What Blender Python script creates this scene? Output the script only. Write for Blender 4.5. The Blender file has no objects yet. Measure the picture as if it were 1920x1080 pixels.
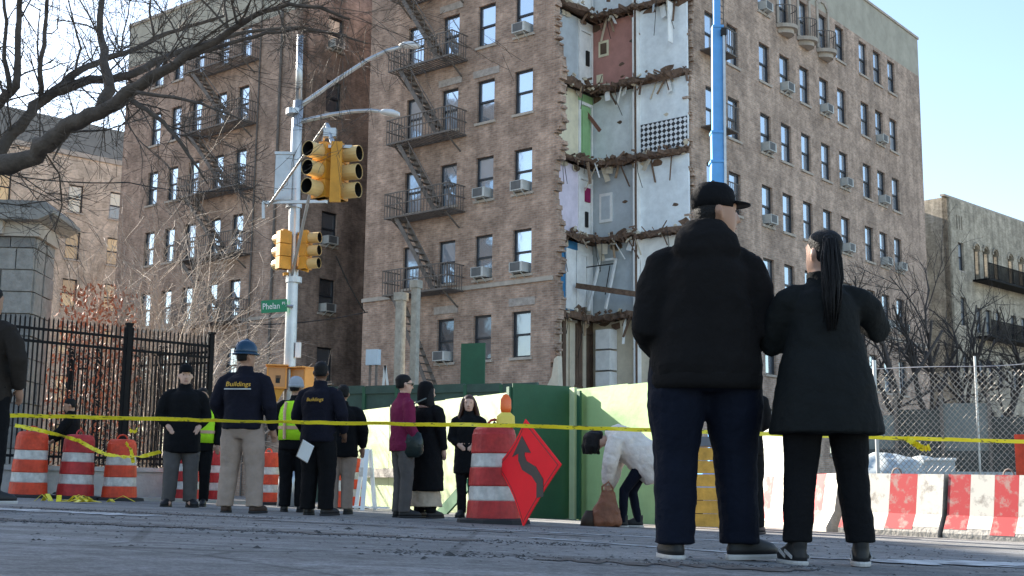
import bpy, math, random
from mathutils import Vector, Matrix, Euler

R = math.radians
S = bpy.context.scene
COL = S.collection

# ------------------------------------------------------------------ camera, sky, sun, exposure
F_PX, PITCH, ROLL, CAM_Z = 2293.1, R(9.0442), R(0.6501), 0.243
cd = bpy.data.cameras.new('camera'); cam = bpy.data.objects.new('camera', cd); COL.objects.link(cam)
cd.sensor_width = 36.0; cd.lens = F_PX / 1920 * 36.0; cd.clip_start = 0.05; cd.clip_end = 2000
cam.matrix_world = Matrix.Translation((0, 0, CAM_Z)) @ Matrix.Rotation(R(90) + PITCH, 4, 'X') @ Matrix.Rotation(ROLL, 4, 'Z')
S.camera = cam

SUN_AZ = math.atan2(-0.75, 0.66)          # angle from +Y towards +X
SUN_EL = R(25)
world = bpy.data.worlds.new('World'); S.world = world; world.use_nodes = True
wn = world.node_tree
bg = wn.nodes['Background']
sky = wn.nodes.new('ShaderNodeTexSky'); sky.sky_type = 'NISHITA'; sky.sun_disc = False
sky.sun_elevation = SUN_EL; sky.sun_rotation = SUN_AZ
sky.air_density = 1.0; sky.dust_density = .7; sky.ozone_density = 1.0
wn.links.new(sky.outputs[0], bg.inputs[0]); bg.inputs[1].default_value = 0.075
sd = bpy.data.lights.new('sun', 'SUN'); sd.energy = 5.0; sd.angle = R(0.5); sd.color = (1.0, 0.93, 0.82)
sun = bpy.data.objects.new('sun', sd); COL.objects.link(sun)
sv = Vector((math.sin(SUN_AZ) * math.cos(SUN_EL), math.cos(SUN_AZ) * math.cos(SUN_EL), math.sin(SUN_EL)))
sun.rotation_euler = sv.to_track_quat('Z', 'Y').to_euler(); sun.location = (-30, 30, 40)
vs = S.view_settings
vs.view_transform = 'Standard'; vs.look = 'None'; vs.exposure = 2.2; vs.gamma = 1.0; vs.use_curve_mapping = False
S.cycles.max_bounces = 6; S.cycles.diffuse_bounces = 3; S.cycles.glossy_bounces = 3
S.cycles.transmission_bounces = 3; S.cycles.transparent_max_bounces = 6
S.cycles.use_denoising = True; S.cycles.sample_clamp_indirect = 6

# ------------------------------------------------------------------ geometry helpers
def gz(x, y): return -0.028 * x - 0.0147 * y          # the street falls to the right and away

def ray(px, py):
    u, v = px - 960, py - 540; c, s = math.cos(ROLL), math.sin(ROLL)
    u, v = c * u + s * v, -s * u + c * v
    x, zc = u / F_PX, -v / F_PX
    return Vector((x, math.cos(PITCH) - zc * math.sin(PITCH), math.sin(PITCH) + zc * math.cos(PITCH)))

def at(px, py, Y):
    r = ray(px, py); r *= Y / r.y
    return Vector((r.x, r.y, r.z + CAM_Z))

def gat(px, Y, up=0.0):
    p = at(px, 950, Y)
    return Vector((p.x, p.y, gz(p.x, p.y) + up))

class MB:
    def __init__(self): self.v = []; self.f = []
    def add(self, vs, fs):
        o = len(self.v); self.v += [tuple(p) for p in vs]; self.f += [tuple(i + o for i in f) for f in fs]; return self
    def box(self, c, s, rot=None):
        c = Vector(c); h = Vector(s) / 2; vs = []
        m = rot if rot is not None else Matrix.Identity(3)
        if isinstance(m, (tuple, list)): m = Euler(m).to_matrix()
        for dx in (-1, 1):
            for dy in (-1, 1):
                for dz in (-1, 1): vs.append(c + m @ Vector((dx * h.x, dy * h.y, dz * h.z)))
        return self.add(vs, [(0, 1, 3, 2), (4, 6, 7, 5), (0, 4, 5, 1), (2, 3, 7, 6), (0, 2, 6, 4), (1, 5, 7, 3)])
    def span(self, a, b):
        a = Vector(a); b = Vector(b); return self.box((a + b) / 2, [abs(t) for t in (b - a)])
    def bar(self, a, b, w, h=None, up=(0, 0, 1)):
        a = Vector(a); b = Vector(b); d = b - a; L = d.length
        if L < 1e-6: return self
        h = w if h is None else h
        d.normalize(); u = Vector(up)
        if abs(d.dot(u)) > .99: u = Vector((0, 1, 0))
        s = d.cross(u).normalized(); u = s.cross(d)
        m = Matrix((s, d, u)).transposed()
        return self.box((a + b) / 2, (w, L, h), m)
    def tube(self, pts, rad, n=8, cap=True):
        pts = [Vector(p) for p in pts]; k = len(pts)
        if not isinstance(rad, (list, tuple)): rad = [rad] * k
        t0 = (pts[1] - pts[0]).normalized()
        ref = Vector((0, 0, 1)) if abs(t0.z) < .9 else Vector((0, 1, 0))
        s = t0.cross(ref).normalized(); vs = []; fs = []
        for i in range(k):
            t = (pts[min(i + 1, k - 1)] - pts[max(i - 1, 0)])
            if t.length < 1e-9: t = t0.copy()
            t.normalize(); s = (s - t * s.dot(t))
            if s.length < 1e-6: s = t.orthogonal()
            s.normalize(); b = t.cross(s)
            for j in range(n):
                a = 2 * math.pi * j / n
                vs.append(pts[i] + (s * math.cos(a) + b * math.sin(a)) * rad[i])
        for i in range(k - 1):
            for j in range(n):
                fs.append((i * n + j, i * n + (j + 1) % n, (i + 1) * n + (j + 1) % n, (i + 1) * n + j))
        if cap and n > 2: fs.append(tuple(reversed(range(n)))); fs.append(tuple(range((k - 1) * n, k * n)))
        return self.add(vs, fs)
    def loft(self, rings, n=18, e=2.2, cap=True):
        """rings: (cx, cy, z, rx, ry) horizontal super-ellipses"""
        vs = []; fs = []; k = len(rings)
        for (cx, cy, z, rx, ry) in rings:
            for j in range(n):
                a = 2 * math.pi * j / n; c, s = math.cos(a), math.sin(a)
                vs.append((cx + rx * math.copysign(abs(c) ** (2 / e), c), cy + ry * math.copysign(abs(s) ** (2 / e), s), z))
        for i in range(k - 1):
            for j in range(n): fs.append((i * n + j, i * n + (j + 1) % n, (i + 1) * n + (j + 1) % n, (i + 1) * n + j))
        if cap: fs.append(tuple(reversed(range(n)))); fs.append(tuple(range((k - 1) * n, k * n)))
        return self.add(vs, fs)
    def ball(self, c, r, n=10, m=7):
        c = Vector(c); r = Vector(r) if isinstance(r, (tuple, list)) else Vector((r, r, r))
        rings = []
        for i in range(m + 1):
            a = -math.pi / 2 + math.pi * i / m; q = max(math.cos(a), .02)
            rings.append((c.x, c.y, c.z + r.z * math.sin(a), r.x * q, r.y * q))
        return self.loft(rings, n, 2.0)
    def prism(self, outline, y0, y1):
        """outline in x,z extruded along y"""
        n = len(outline)
        vs = [(x, y0, z) for x, z in outline] + [(x, y1, z) for x, z in outline]
        fs = [tuple(range(n)), tuple(reversed(range(n, 2 * n)))] + [(i, i + n, (i + 1) % n + n, (i + 1) % n) for i in range(n)]
        return self.add(vs, fs)
    def slab(self, outline, z0, z1):
        n = len(outline)
        vs = [(x, y, z0) for x, y in outline] + [(x, y, z1) for x, y in outline]
        fs = [tuple(reversed(range(n))), tuple(range(n, 2 * n))] + [(i, (i + 1) % n, (i + 1) % n + n, i + n) for i in range(n)]
        return self.add(vs, fs)
    def merge(self, other, mat=None):
        vs = other.v if mat is None else [tuple(mat @ Vector(p)) for p in other.v]
        return self.add(vs, other.f)
    def mesh(self, name, mat, smooth=False):
        me = bpy.data.meshes.new(name); me.from_pydata(self.v, [], self.f)
        if smooth: me.shade_smooth()
        if mat: me.materials.append(mat)
        me.update(); return me
    def build(self, name, mat, parent=None, smooth=False, kind=None, label=None):
        o = bpy.data.objects.new(name, self.mesh(name, mat, smooth)); COL.objects.link(o)
        if parent: o.parent = parent
        if kind: o['kind'] = kind
        if label: o['label'] = label
        return o

def inst(name, mesh, parent=None, loc=(0, 0, 0), rot=(0, 0, 0), scale=None):
    o = bpy.data.objects.new(name, mesh); COL.objects.link(o)
    if parent: o.parent = parent
    o.location = loc; o.rotation_euler = rot
    if scale: o.scale = scale
    return o

def thing(name, label, cat, loc=(0, 0, 0), rz=0.0, group=None):
    o = bpy.data.objects.new(name, None); COL.objects.link(o); o.empty_display_size = .2
    o.location = loc; o.rotation_euler = (0, 0, rz); o['label'] = label; o['category'] = cat
    if group: o['group'] = group
    return o

def tag(o, label, cat, group=None):
    o['label'] = label; o['category'] = cat
    if group: o['group'] = group
    return o

def structure(o): o['kind'] = 'structure'; return o

def remesh(o, voxel, smooth=5, fac=.6):
    m = o.modifiers.new('fuse', 'REMESH'); m.mode = 'VOXEL'; m.voxel_size = voxel; m.use_smooth_shade = True
    s = o.modifiers.new('soft', 'SMOOTH'); s.iterations = smooth; s.factor = fac
    return o

def folds(o, strength, size, z=1.0):
    t = bpy.data.textures.new('folds', 'CLOUDS'); t.noise_scale = size; t.noise_depth = 2
    d = o.modifiers.new('folds', 'DISPLACE'); d.texture = t; d.strength = strength; d.mid_level = .5; d.texture_coords = 'GLOBAL'
    return o

def text_obj(s, size, mat, parent, loc, rot, depth=.002, width=None, shear=0.0):
    cu = bpy.data.curves.new('lettering', 'FONT'); cu.body = s; cu.size = size; cu.align_x = 'CENTER'; cu.align_y = 'CENTER'
    cu.extrude = depth; cu.resolution_u = 3; cu.shear = shear
    tmp = bpy.data.objects.new('tmp', cu); COL.objects.link(tmp)
    dg = bpy.context.evaluated_depsgraph_get(); dg.update()
    me = bpy.data.meshes.new_from_object(tmp.evaluated_get(dg)); bpy.data.objects.remove(tmp)
    me.materials.clear(); me.materials.append(mat)
    o = inst('lettering', me, parent, loc, rot)
    if width:
        xs = [v.co.x for v in me.vertices]; w = max(xs) - min(xs); o.scale = (width / w, 1, 1)
    return o

# ------------------------------------------------------------------ materials
def nodes_of(name):
    m = bpy.data.materials.new(name); m.use_nodes = True
    return m, m.node_tree.nodes, m.node_tree.links, m.node_tree.nodes['Principled BSDF']

def M(name, col, rough=.7, var=.18, scale=4.0, bump=0.0, bscale=None, metal=0.0, spec=.4, detail=5, coat=0.0, sheen=0.0):
    m, N, L, b = nodes_of(name)
    tc = N.new('ShaderNodeTexCoord'); nz = N.new('ShaderNodeTexNoise')
    nz.inputs['Scale'].default_value = scale; nz.inputs['Detail'].default_value = detail; nz.inputs['Roughness'].default_value = .65
    L.new(tc.outputs['Object'], nz.inputs['Vector'])
    rp = N.new('ShaderNodeValToRGB')
    rp.color_ramp.elements[0].position = .28; rp.color_ramp.elements[1].position = .72
    rp.color_ramp.elements[0].color = [c * (1 - var) for c in col] + [1]
    rp.color_ramp.elements[1].color = [min(1, c * (1 + var)) for c in col] + [1]
    L.new(nz.outputs['Fac'], rp.inputs[0]); L.new(rp.outputs[0], b.inputs['Base Color'])
    b.inputs['Roughness'].default_value = rough; b.inputs['Metallic'].default_value = metal
    b.inputs['Specular IOR Level'].default_value = spec
    if coat: b.inputs['Coat Weight'].default_value = coat
    if sheen: b.inputs['Sheen Weight'].default_value = sheen
    if bump:
        n2 = N.new('ShaderNodeTexNoise'); n2.inputs['Scale'].default_value = bscale or scale * 4; n2.inputs['Detail'].default_value = 4
        L.new(tc.outputs['Object'], n2.inputs['Vector'])
        bp = N.new('ShaderNodeBump'); bp.inputs['Strength'].default_value = bump; bp.inputs['Distance'].default_value = .03
        L.new(n2.outputs['Fac'], bp.inputs['Height']); L.new(bp.outputs[0], b.inputs['Normal'])
    return m

def brick_mat(name, c1, c2, mortar, blotch=.35, streak=.3):
    m, N, L, b = nodes_of(name)
    tc = N.new('ShaderNodeTexCoord'); sp = N.new('ShaderNodeSeparateXYZ'); L.new(tc.outputs['Object'], sp.inputs[0])
    ad = N.new('ShaderNodeMath'); L.new(sp.outputs[0], ad.inputs[0]); L.new(sp.outputs[1], ad.inputs[1])
    cb = N.new('ShaderNodeCombineXYZ'); L.new(ad.outputs[0], cb.inputs[0]); L.new(sp.outputs[2], cb.inputs[1])
    br = N.new('ShaderNodeTexBrick'); L.new(cb.outputs[0], br.inputs['Vector'])
    br.inputs['Color1'].default_value = (*c1, 1); br.inputs['Color2'].default_value = (*c2, 1); br.inputs['Mortar'].default_value = (*mortar, 1)
    br.inputs['Scale'].default_value = 1.0; br.inputs['Brick Width'].default_value = .24; br.inputs['Row Height'].default_value = .085
    br.inputs['Mortar Size'].default_value = .012; br.inputs['Bias'].default_value = -.1
    def noise(sc, det=5, vec=None, ro=.6):
        n = N.new('ShaderNodeTexNoise'); n.inputs['Scale'].default_value = sc; n.inputs['Detail'].default_value = det; n.inputs['Roughness'].default_value = ro
        L.new(vec or tc.outputs['Object'], n.inputs['Vector']); return n.outputs['Fac']
    def mulramp(col, fac, lo, hi, p0=.35, p1=.65):
        r = N.new('ShaderNodeValToRGB'); r.color_ramp.elements[0].position = p0; r.color_ramp.elements[1].position = p1
        r.color_ramp.elements[0].color = (lo, lo, lo, 1); r.color_ramp.elements[1].color = (hi, hi, hi, 1); L.new(fac, r.inputs[0])
        x = N.new('ShaderNodeMix'); x.data_type = 'RGBA'; x.blend_type = 'MULTIPLY'; x.inputs[0].default_value = 1
        L.new(col, x.inputs[6]); L.new(r.outputs[0], x.inputs[7]); return x.outputs[2]
    col = mulramp(br.outputs['Color'], noise(.35, 6), 1 - blotch, 1 + blotch * .5)
    mq = N.new('ShaderNodeMapping'); mq.inputs['Scale'].default_value = (1, 1, 1.9); L.new(tc.outputs['Object'], mq.inputs[0])
    col = mulramp(col, noise(4.2, 3, mq.outputs[0], ro=.75), .76, 1.09, .34, .58)
    col = mulramp(col, noise(1.4, 5), .82, 1.12, .4, .6)
    mp = N.new('ShaderNodeMapping'); mp.inputs['Scale'].default_value = (2.2, 2.2, .12); L.new(tc.outputs['Object'], mp.inputs[0])
    col = mulramp(col, noise(1.0, 4, mp.outputs[0]), 1 - streak, 1.08, .3, .6)
    L.new(col, b.inputs['Base Color'])
    b.inputs['Roughness'].default_value = .9; b.inputs['Specular IOR Level'].default_value = .2
    bp = N.new('ShaderNodeBump'); bp.inputs['Strength'].default_value = .5; bp.inputs['Distance'].default_value = .02
    L.new(br.outputs['Fac'], bp.inputs['Height']); bp.invert = True; L.new(bp.outputs[0], b.inputs['Normal'])
    return m

def glass_mat(name, blind, refl=.6, rough=.05):
    m, N, L, b = nodes_of(name)
    out = N['Material Output']
    tc = N.new('ShaderNodeTexCoord'); nz = N.new('ShaderNodeTexNoise'); nz.inputs['Scale'].default_value = 1.6
    L.new(tc.outputs['Object'], nz.inputs['Vector'])
    oi = N.new('ShaderNodeObjectInfo')
    rp = N.new('ShaderNodeValToRGB')
    rp.color_ramp.elements[0].color = [c * .35 for c in blind] + [1]; rp.color_ramp.elements[1].color = [*blind, 1]
    L.new(oi.outputs['Random'], rp.inputs[0]); L.new(rp.outputs[0], b.inputs['Base Color'])
    b.inputs['Roughness'].default_value = .6
    g = N.new('ShaderNodeBsdfGlossy'); g.inputs['Roughness'].default_value = rough; g.inputs['Color'].default_value = (.86, .93, 1, 1)
    bp = N.new('ShaderNodeBump'); bp.inputs['Strength'].default_value = .06; bp.inputs['Distance'].default_value = .05
    L.new(nz.outputs['Fac'], bp.inputs['Height']); L.new(bp.outputs[0], g.inputs['Normal'])
    mx = N.new('ShaderNodeMixShader'); mx.inputs[0].default_value = refl
    L.new(b.outputs[0], mx.inputs[1]); L.new(g.outputs[0], mx.inputs[2]); L.new(mx.outputs[0], out.inputs[0])
    return m

def checker_mat(name, a, bcol, scale):
    m, N, L, b = nodes_of(name)
    tc = N.new('ShaderNodeTexCoord'); mp = N.new('ShaderNodeMapping'); mp.inputs['Rotation'].default_value = (0, R(45), 0)
    ck = N.new('ShaderNodeTexChecker'); ck.inputs['Scale'].default_value = scale
    ck.inputs[1].default_value = (*a, 1); ck.inputs[2].default_value = (*bcol, 1)
    L.new(tc.outputs['Object'], mp.inputs[0]); L.new(mp.outputs[0], ck.inputs[0]); L.new(ck.outputs[0], b.inputs['Base Color'])
    b.inputs['Roughness'].default_value = .4
    return m

def asphalt_mat():
    m, N, L, b = nodes_of('asphalt')
    tc = N.new('ShaderNodeTexCoord')
    def noise(sc, det, ro=.6, vec=None):
        n = N.new('ShaderNodeTexNoise'); n.inputs['Scale'].default_value = sc; n.inputs['Detail'].default_value = det; n.inputs['Roughness'].default_value = ro
        L.new(vec or tc.outputs['Object'], n.inputs['Vector']); return n.outputs['Fac']
    def ramp(fac, p0, c0, p1, c1):
        r = N.new('ShaderNodeValToRGB'); r.color_ramp.elements[0].position = p0; r.color_ramp.elements[1].position = p1
        r.color_ramp.elements[0].color = (*c0, 1); r.color_ramp.elements[1].color = (*c1, 1); L.new(fac, r.inputs[0]); return r.outputs[0]
    def mix(a, c, fac=1.0, mode='MULTIPLY'):
        x = N.new('ShaderNodeMix'); x.data_type = 'RGBA'; x.blend_type = mode; x.inputs[0].default_value = fac
        L.new(a, x.inputs[6]); L.new(c, x.inputs[7]); return x.outputs[2]
    base = ramp(noise(.45, 6), .3, (.15, .146, .141), .7, (.32, .314, .305))
    col = mix(base, ramp(noise(60, 3, .8), .35, (.55, .55, .55), .7, (1.3, 1.3, 1.3)))
    mp = N.new('ShaderNodeMapping'); mp.inputs['Scale'].default_value = (.25, 2.2, 1); L.new(tc.outputs['Object'], mp.inputs[0])
    col = mix(col, ramp(noise(1.3, 5, .6, mp.outputs[0]), .32, (.72, .7, .68), .62, (1.12, 1.12, 1.12)))
    vo = N.new('ShaderNodeTexVoronoi'); vo.feature = 'DISTANCE_TO_EDGE'; vo.inputs['Scale'].default_value = .3; L.new(tc.outputs['Object'], vo.inputs['Vector'])
    col = mix(col, ramp(noise(9, 6, .75), .38, (.66, .65, .64), .56, (1.1, 1.1, 1.1)))
    col = mix(col, ramp(vo.outputs['Distance'], .004, (.62, .62, .62), .008, (1, 1, 1)))
    L.new(col, b.inputs['Base Color']); b.inputs['Roughness'].default_value = .8; b.inputs['Specular IOR Level'].default_value = .35
    bp = N.new('ShaderNodeBump'); bp.inputs['Strength'].default_value = .6; bp.inputs['Distance'].default_value = .01
    L.new(noise(120, 3), bp.inputs['Height']); L.new(bp.outputs[0], b.inputs['Normal'])
    return m

def worn_paint(name, col, under, cover=.5, scale=3.0, rough=.7):
    m, N, L, b = nodes_of(name)
    tc = N.new('ShaderNodeTexCoord'); n = N.new('ShaderNodeTexNoise'); n.inputs['Scale'].default_value = scale; n.inputs['Detail'].default_value = 8; n.inputs['Roughness'].default_value = .7
    L.new(tc.outputs['Object'], n.inputs['Vector'])
    r = N.new('ShaderNodeValToRGB'); r.color_ramp.elements[0].position = cover - .06; r.color_ramp.elements[1].position = cover + .06
    r.color_ramp.elements[0].color = (*col, 1); r.color_ramp.elements[1].color = (*under, 1)
    L.new(n.outputs['Fac'], r.inputs[0]); L.new(r.outputs[0], b.inputs['Base Color']); b.inputs['Roughness'].default_value = rough
    return m

def tape_mat():
    m, N, L, b = nodes_of('caution_tape')
    tc = N.new('ShaderNodeTexCoord'); mp = N.new('ShaderNodeMapping'); mp.inputs['Scale'].default_value = (14, 14, 40); L.new(tc.outputs['Object'], mp.inputs[0])
    n = N.new('ShaderNodeTexNoise'); n.inputs['Scale'].default_value = 1.2; n.inputs['Detail'].default_value = 2; L.new(mp.outputs[0], n.inputs['Vector'])
    r = N.new('ShaderNodeValToRGB'); r.color_ramp.elements[0].position = .33; r.color_ramp.elements[1].position = .40
    r.color_ramp.elements[0].color = (.22, .18, .02, 1); r.color_ramp.elements[1].color = (.85, .68, .02, 1)
    L.new(n.outputs['Fac'], r.inputs[0]); L.new(r.outputs[0], b.inputs['Base Color']); b.inputs['Roughness'].default_value = .35
    b.inputs['Subsurface Weight'].default_value = 0.0
    return m

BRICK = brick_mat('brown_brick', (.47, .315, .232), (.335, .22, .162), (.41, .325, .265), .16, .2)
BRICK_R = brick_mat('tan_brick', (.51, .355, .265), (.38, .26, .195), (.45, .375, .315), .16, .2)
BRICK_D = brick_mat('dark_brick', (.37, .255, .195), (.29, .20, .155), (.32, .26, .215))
BRICK_P = brick_mat('pale_brick', (.64, .51, .39), (.56, .44, .335), (.58, .48, .38), .12, .15)
BRICK_G = brick_mat('grey_brick', (.50, .43, .33), (.43, .37, .285), (.47, .41, .33), .2, .3)
STUCCO = M('parapet_stucco', (.40, .37, .30), .95, .18, 1.2, .3, 12)
STONE_TRIM = M('limestone_trim', (.42, .36, .30), .9, .2, 3, .3)
SPLIT = M('broken_brick', (.34, .22, .16), .95, .35, 9, .6, 30)
FRAME = M('window_frame_dark', (.028, .030, .036), .45, .2)
GLASS = glass_mat('window_glass', (.55, .60, .68), .55)
GLASS_DIM = glass_mat('dim_window_glass', (.12, .12, .13), .25)
GLASS_WARM = glass_mat('painted_reflection_glass', (.85, .62, .30), .12)  # yellow reflections painted into the pane colour, with little real gloss
IRON = M('fire_escape_iron', (.13, .11, .095), .65, .3, 6)
BLACKIRON = M('black_iron', (.009, .009, .010), .75, .2, 4, 0, None, 0, .15)
WHITE_AC = M('air_conditioner_white', (.50, .50, .47), .5, .15)
GRILLE = M('grille_grey', (.12, .12, .12), .6)
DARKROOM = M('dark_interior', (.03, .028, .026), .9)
LATH = M('splintered_wood', (.16, .10, .068), .95, .45, 9, .5)
LATH_L = M('raw_timber', (.34, .24, .16), .9, .3, 8, .3)
CONC = M('concrete', (.40, .385, .36), .9, .2, 3, .4, 20)
WOODPOST = M('weathered_post', (.34, .31, .26), .9, .3, 5, .4)
GALV = M('galvanised_steel', (.42, .43, .44), .38, .14, 5, 0, None, .75)
SIGNAL_Y = M('signal_yellow', (.58, .26, .022), .5, .2, 5)
SIGNAL_IN = M('signal_black', (.012, .012, .012), .5)
PED_O = M('pedestrian_signal_orange', (.75, .30, .06), .5, .12)
GREEN_SIGN = M('street_sign_green', (.012, .20, .085), .4, .06)
WHITE = M('white_paint', (.78, .78, .76), .5, .06)
ORANGE = M('barrel_orange', (.60, .060, .022), .5, .38, 6, .2, 30, 0, .3, 9)
ORANGE_RED = M('barrel_faded_red', (.42, .030, .028), .5, .38, 6, .2, 30, 0, .3, 9)
BANDW = M('reflective_white_band', (.52, .49, .45), .45, .35, 9, .1, 30, 0, .3, 9)
RUBBER = M('black_rubber', (.02, .02, .021), .8)
TAPE = tape_mat()
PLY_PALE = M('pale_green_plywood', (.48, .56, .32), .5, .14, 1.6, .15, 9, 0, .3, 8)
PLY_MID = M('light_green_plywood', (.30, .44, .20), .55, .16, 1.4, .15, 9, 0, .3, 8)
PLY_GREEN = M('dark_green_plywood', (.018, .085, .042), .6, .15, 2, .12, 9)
SHED_GREEN = M('green_shed_panel', (.035, .07, .055), .7, .3, 2)
SIGN_RED = M('fluorescent_sign', (.95, .018, .028), .5, .08, 2, 0, None, 0, .1)
BLACK = M('matt_black', (.014, .014, .014), .7)
BLUE_BOOM = M('boom_blue', (.10, .33, .68), .4, .08)
JB_RED = worn_paint('barrier_red_paint', (.42, .025, .028), (.36, .20, .17), .57, 7)
JB_WHITE = worn_paint('barrier_white_paint', (.58, .54, .47), (.30, .27, .23), .59, 7)
JB_BASE = M('barrier_dirty_concrete', (.30, .28, .25), .95, .35, 5, .5)
ROADPAINT = worn_paint('worn_road_paint', (.50, .51, .51), (.22, .223, .227), .52, 4, .8)
GRAVEL = M('gravel_grit', (.055, .052, .05), .95, .5, 20)
DIRT = worn_paint('dirt_line', (.075, .062, .055), (.20, .195, .19), .56, 7, .95)
STONE = M('grey_ashlar', (.27, .25, .225), .9, .25, 6, .5, 22)
STONE_D = M('grey_ashlar_dark', (.19, .178, .165), .9, .3, 6, .5, 22)
BARK = M('dark_bark', (.085, .066, .052), .9, .3, 10, .6, 30)
BARK_L = M('pale_twigs', (.36, .29, .235), .8, .4, 8)
BARK_R = M('street_tree_bark', (.06, .05, .045), .9, .3, 10)
LEAF_RED = M('red_shrub_leaf', (.34, .12, .06), .7, .5, 3)
ASPHALT = asphalt_mat()
YELLOW_WOOD = M('yellow_timber', (.62, .34, .06), .7, .3, 5, .3)

# ------------------------------------------------------------------ ground
g = MB(); n = 24; ext = 260.0
vs_ = []
for i in range(n + 1):
    for j in range(n + 1):
        x = -ext + 2 * ext * i / n; y = -60 + 420 * j / n; vs_.append((x, y, gz(x, y)))
g.add(vs_, [(i * (n + 1) + j, (i + 1) * (n + 1) + j, (i + 1) * (n + 1) + j + 1, i * (n + 1) + j + 1) for i in range(n) for j in range(n)])
structure(g.build('road', ASPHALT))

def ground_patch(name, outline, mat, up=.004):
    b = MB(); b.add([(x, y, gz(x, y) + up) for x, y in outline], [tuple(range(len(outline)))])
    return structure(b.build(name, mat))

rng = random.Random(4)
def wavy_strip(name, p0, p1, w, mat, up=.004, k=26, amp=.5):
    p0 = Vector(p0); p1 = Vector(p1); d = (p1 - p0); nn = Vector((-d.y, d.x)).normalized(); A = []; B = []
    for i in range(k + 1):
        t = i / k; c = p0 + d * t
        A.append(c + nn * w * (.5 + amp * (rng.random() - .5))); B.append(c - nn * w * (.5 + amp * (rng.random() - .5)))
    return ground_patch(name, [tuple(p) for p in A + B[::-1]], mat, up)

wavy_strip('dirt_seam', (-4.2, 8.0), (-.15, 7.6), .34, DIRT, .004, 40, 1.0)
wavy_strip('dirt_patch', (-4.6, 11.9), (-2.2, 11.3), .35, DIRT, .004, 30, 1.0)
wavy_strip('dirt_seam', (-2.2, 10.6), (.6, 9.5), .12, DIRT, .004, 30, 1.0)
wavy_strip('dirt_patch', (.1, 5.4), (1.3, 5.35), .25, DIRT, .004, 30, 1.2)
wavy_strip('road_marking', (.1, 8.6), (1.5, 6.9), .10, ROADPAINT, .004, 30, .6)
wavy_strip('road_marking', (1.2, 6.95), (3.2, 6.5), .12, ROADPAINT, .005, 30, .7)
wavy_strip('road_marking', (-.6, 10.6), (2.4, 9.6), .14, ROADPAINT, .004, 30, .6)
wavy_strip('road_marking', (1.9, 6.6), (3.9, 7.6), .45, ROADPAINT, .0065, 30, .5)
wavy_strip('road_marking', (-5.0, 10.8), (-3.0, 10.5), .6, ROADPAINT, .005, 30, .6)

gr = MB()
for i in range(4600):
    if i < 1500: x = rng.uniform(-3.6, .6); y = 7.9 - .11 * (x + 3.6) + rng.gauss(0, .16)
    elif i < 2000: x = rng.uniform(-4.8, -2.0); y = 11.7 + rng.gauss(0, .4)
    elif i < 2600: x = rng.uniform(-.6, 1.4); y = 5.35 + abs(rng.gauss(0, .25))
    else: x = rng.uniform(-4.5, 3.5); y = rng.uniform(5.0, 12.5)
    s = abs(rng.gauss(0, .006)) + .0025
    if rng.random() < .012: s *= 2.2
    z = gz(x, y); q = rng.random() * 6.28
    a = [(x + s * math.cos(q + t) * rng.uniform(.7, 1.3), y + s * math.sin(q + t) * rng.uniform(.7, 1.3), z) for t in (0, 1.57, 3.14, 4.71)]
    gr.add(a + [(x, y, z + s * rng.uniform(.3, .6))], [(0, 1, 4), (1, 2, 4), (2, 3, 4), (3, 0, 4)])
o = gr.build('gravel', GRAVEL, kind='stuff'); o['label'] = 'dark grit and pebbles scattered over the grey road'; o['category'] = 'gravel'

# ------------------------------------------------------------------ building helpers
def wall(name, parent, mp, u0, u1, v0, v1, openings, mat, depth=.24, jag0=None, jag1=None):
    us = sorted(set([u0, u1] + [t for o in openings for t in (o[0], o[1]) if u0 < t < u1]))
    vs = sorted(set([v0, v1] + [t for o in openings for t in (o[2], o[3]) if v0 < t < v1]))
    b = MB()
    for i in range(len(us) - 1):
        for j in range(len(vs) - 1):
            cu, cv = (us[i] + us[i + 1]) / 2, (vs[j] + vs[j + 1]) / 2
            if any(o[0] < cu < o[1] and o[2] < cv < o[3] for o in openings): continue
            b.add([mp(us[i], vs[j], 0), mp(us[i + 1], vs[j], 0), mp(us[i + 1], vs[j + 1], 0), mp(us[i], vs[j + 1], 0)], [(0, 1, 2, 3)])
    for (a, c, e, f) in openings:
        q = [mp(a, e, 0), mp(c, e, 0), mp(c, f, 0), mp(a, f, 0), mp(a, e, depth), mp(c, e, depth), mp(c, f, depth), mp(a, f, depth)]
        b.add(q, [(0, 1, 5, 4), (1, 2, 6, 5), (2, 3, 7, 6), (3, 0, 4, 7)])
    for (x, z0, z1) in ((u0, v0, v1), (u1, v0, v1)):
        b.add([mp(x, z0, 0), mp(x, z1, 0), mp(x, z1, .35), mp(x, z0, .35)], [(0, 1, 2, 3)])
    b.add([mp(u0, v1, 0), mp(u1, v1, 0), mp(u1, v1, .35), mp(u0, v1, .35)], [(0, 1, 2, 3)])
    return b.build(name, mat, parent)

MPX = lambda u, v, w: (u, w, v)            # facade running along local x, inside is +y
MPY = lambda u, v, w: (-w, u, v)           # facade running along local y, inside is -x

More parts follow.
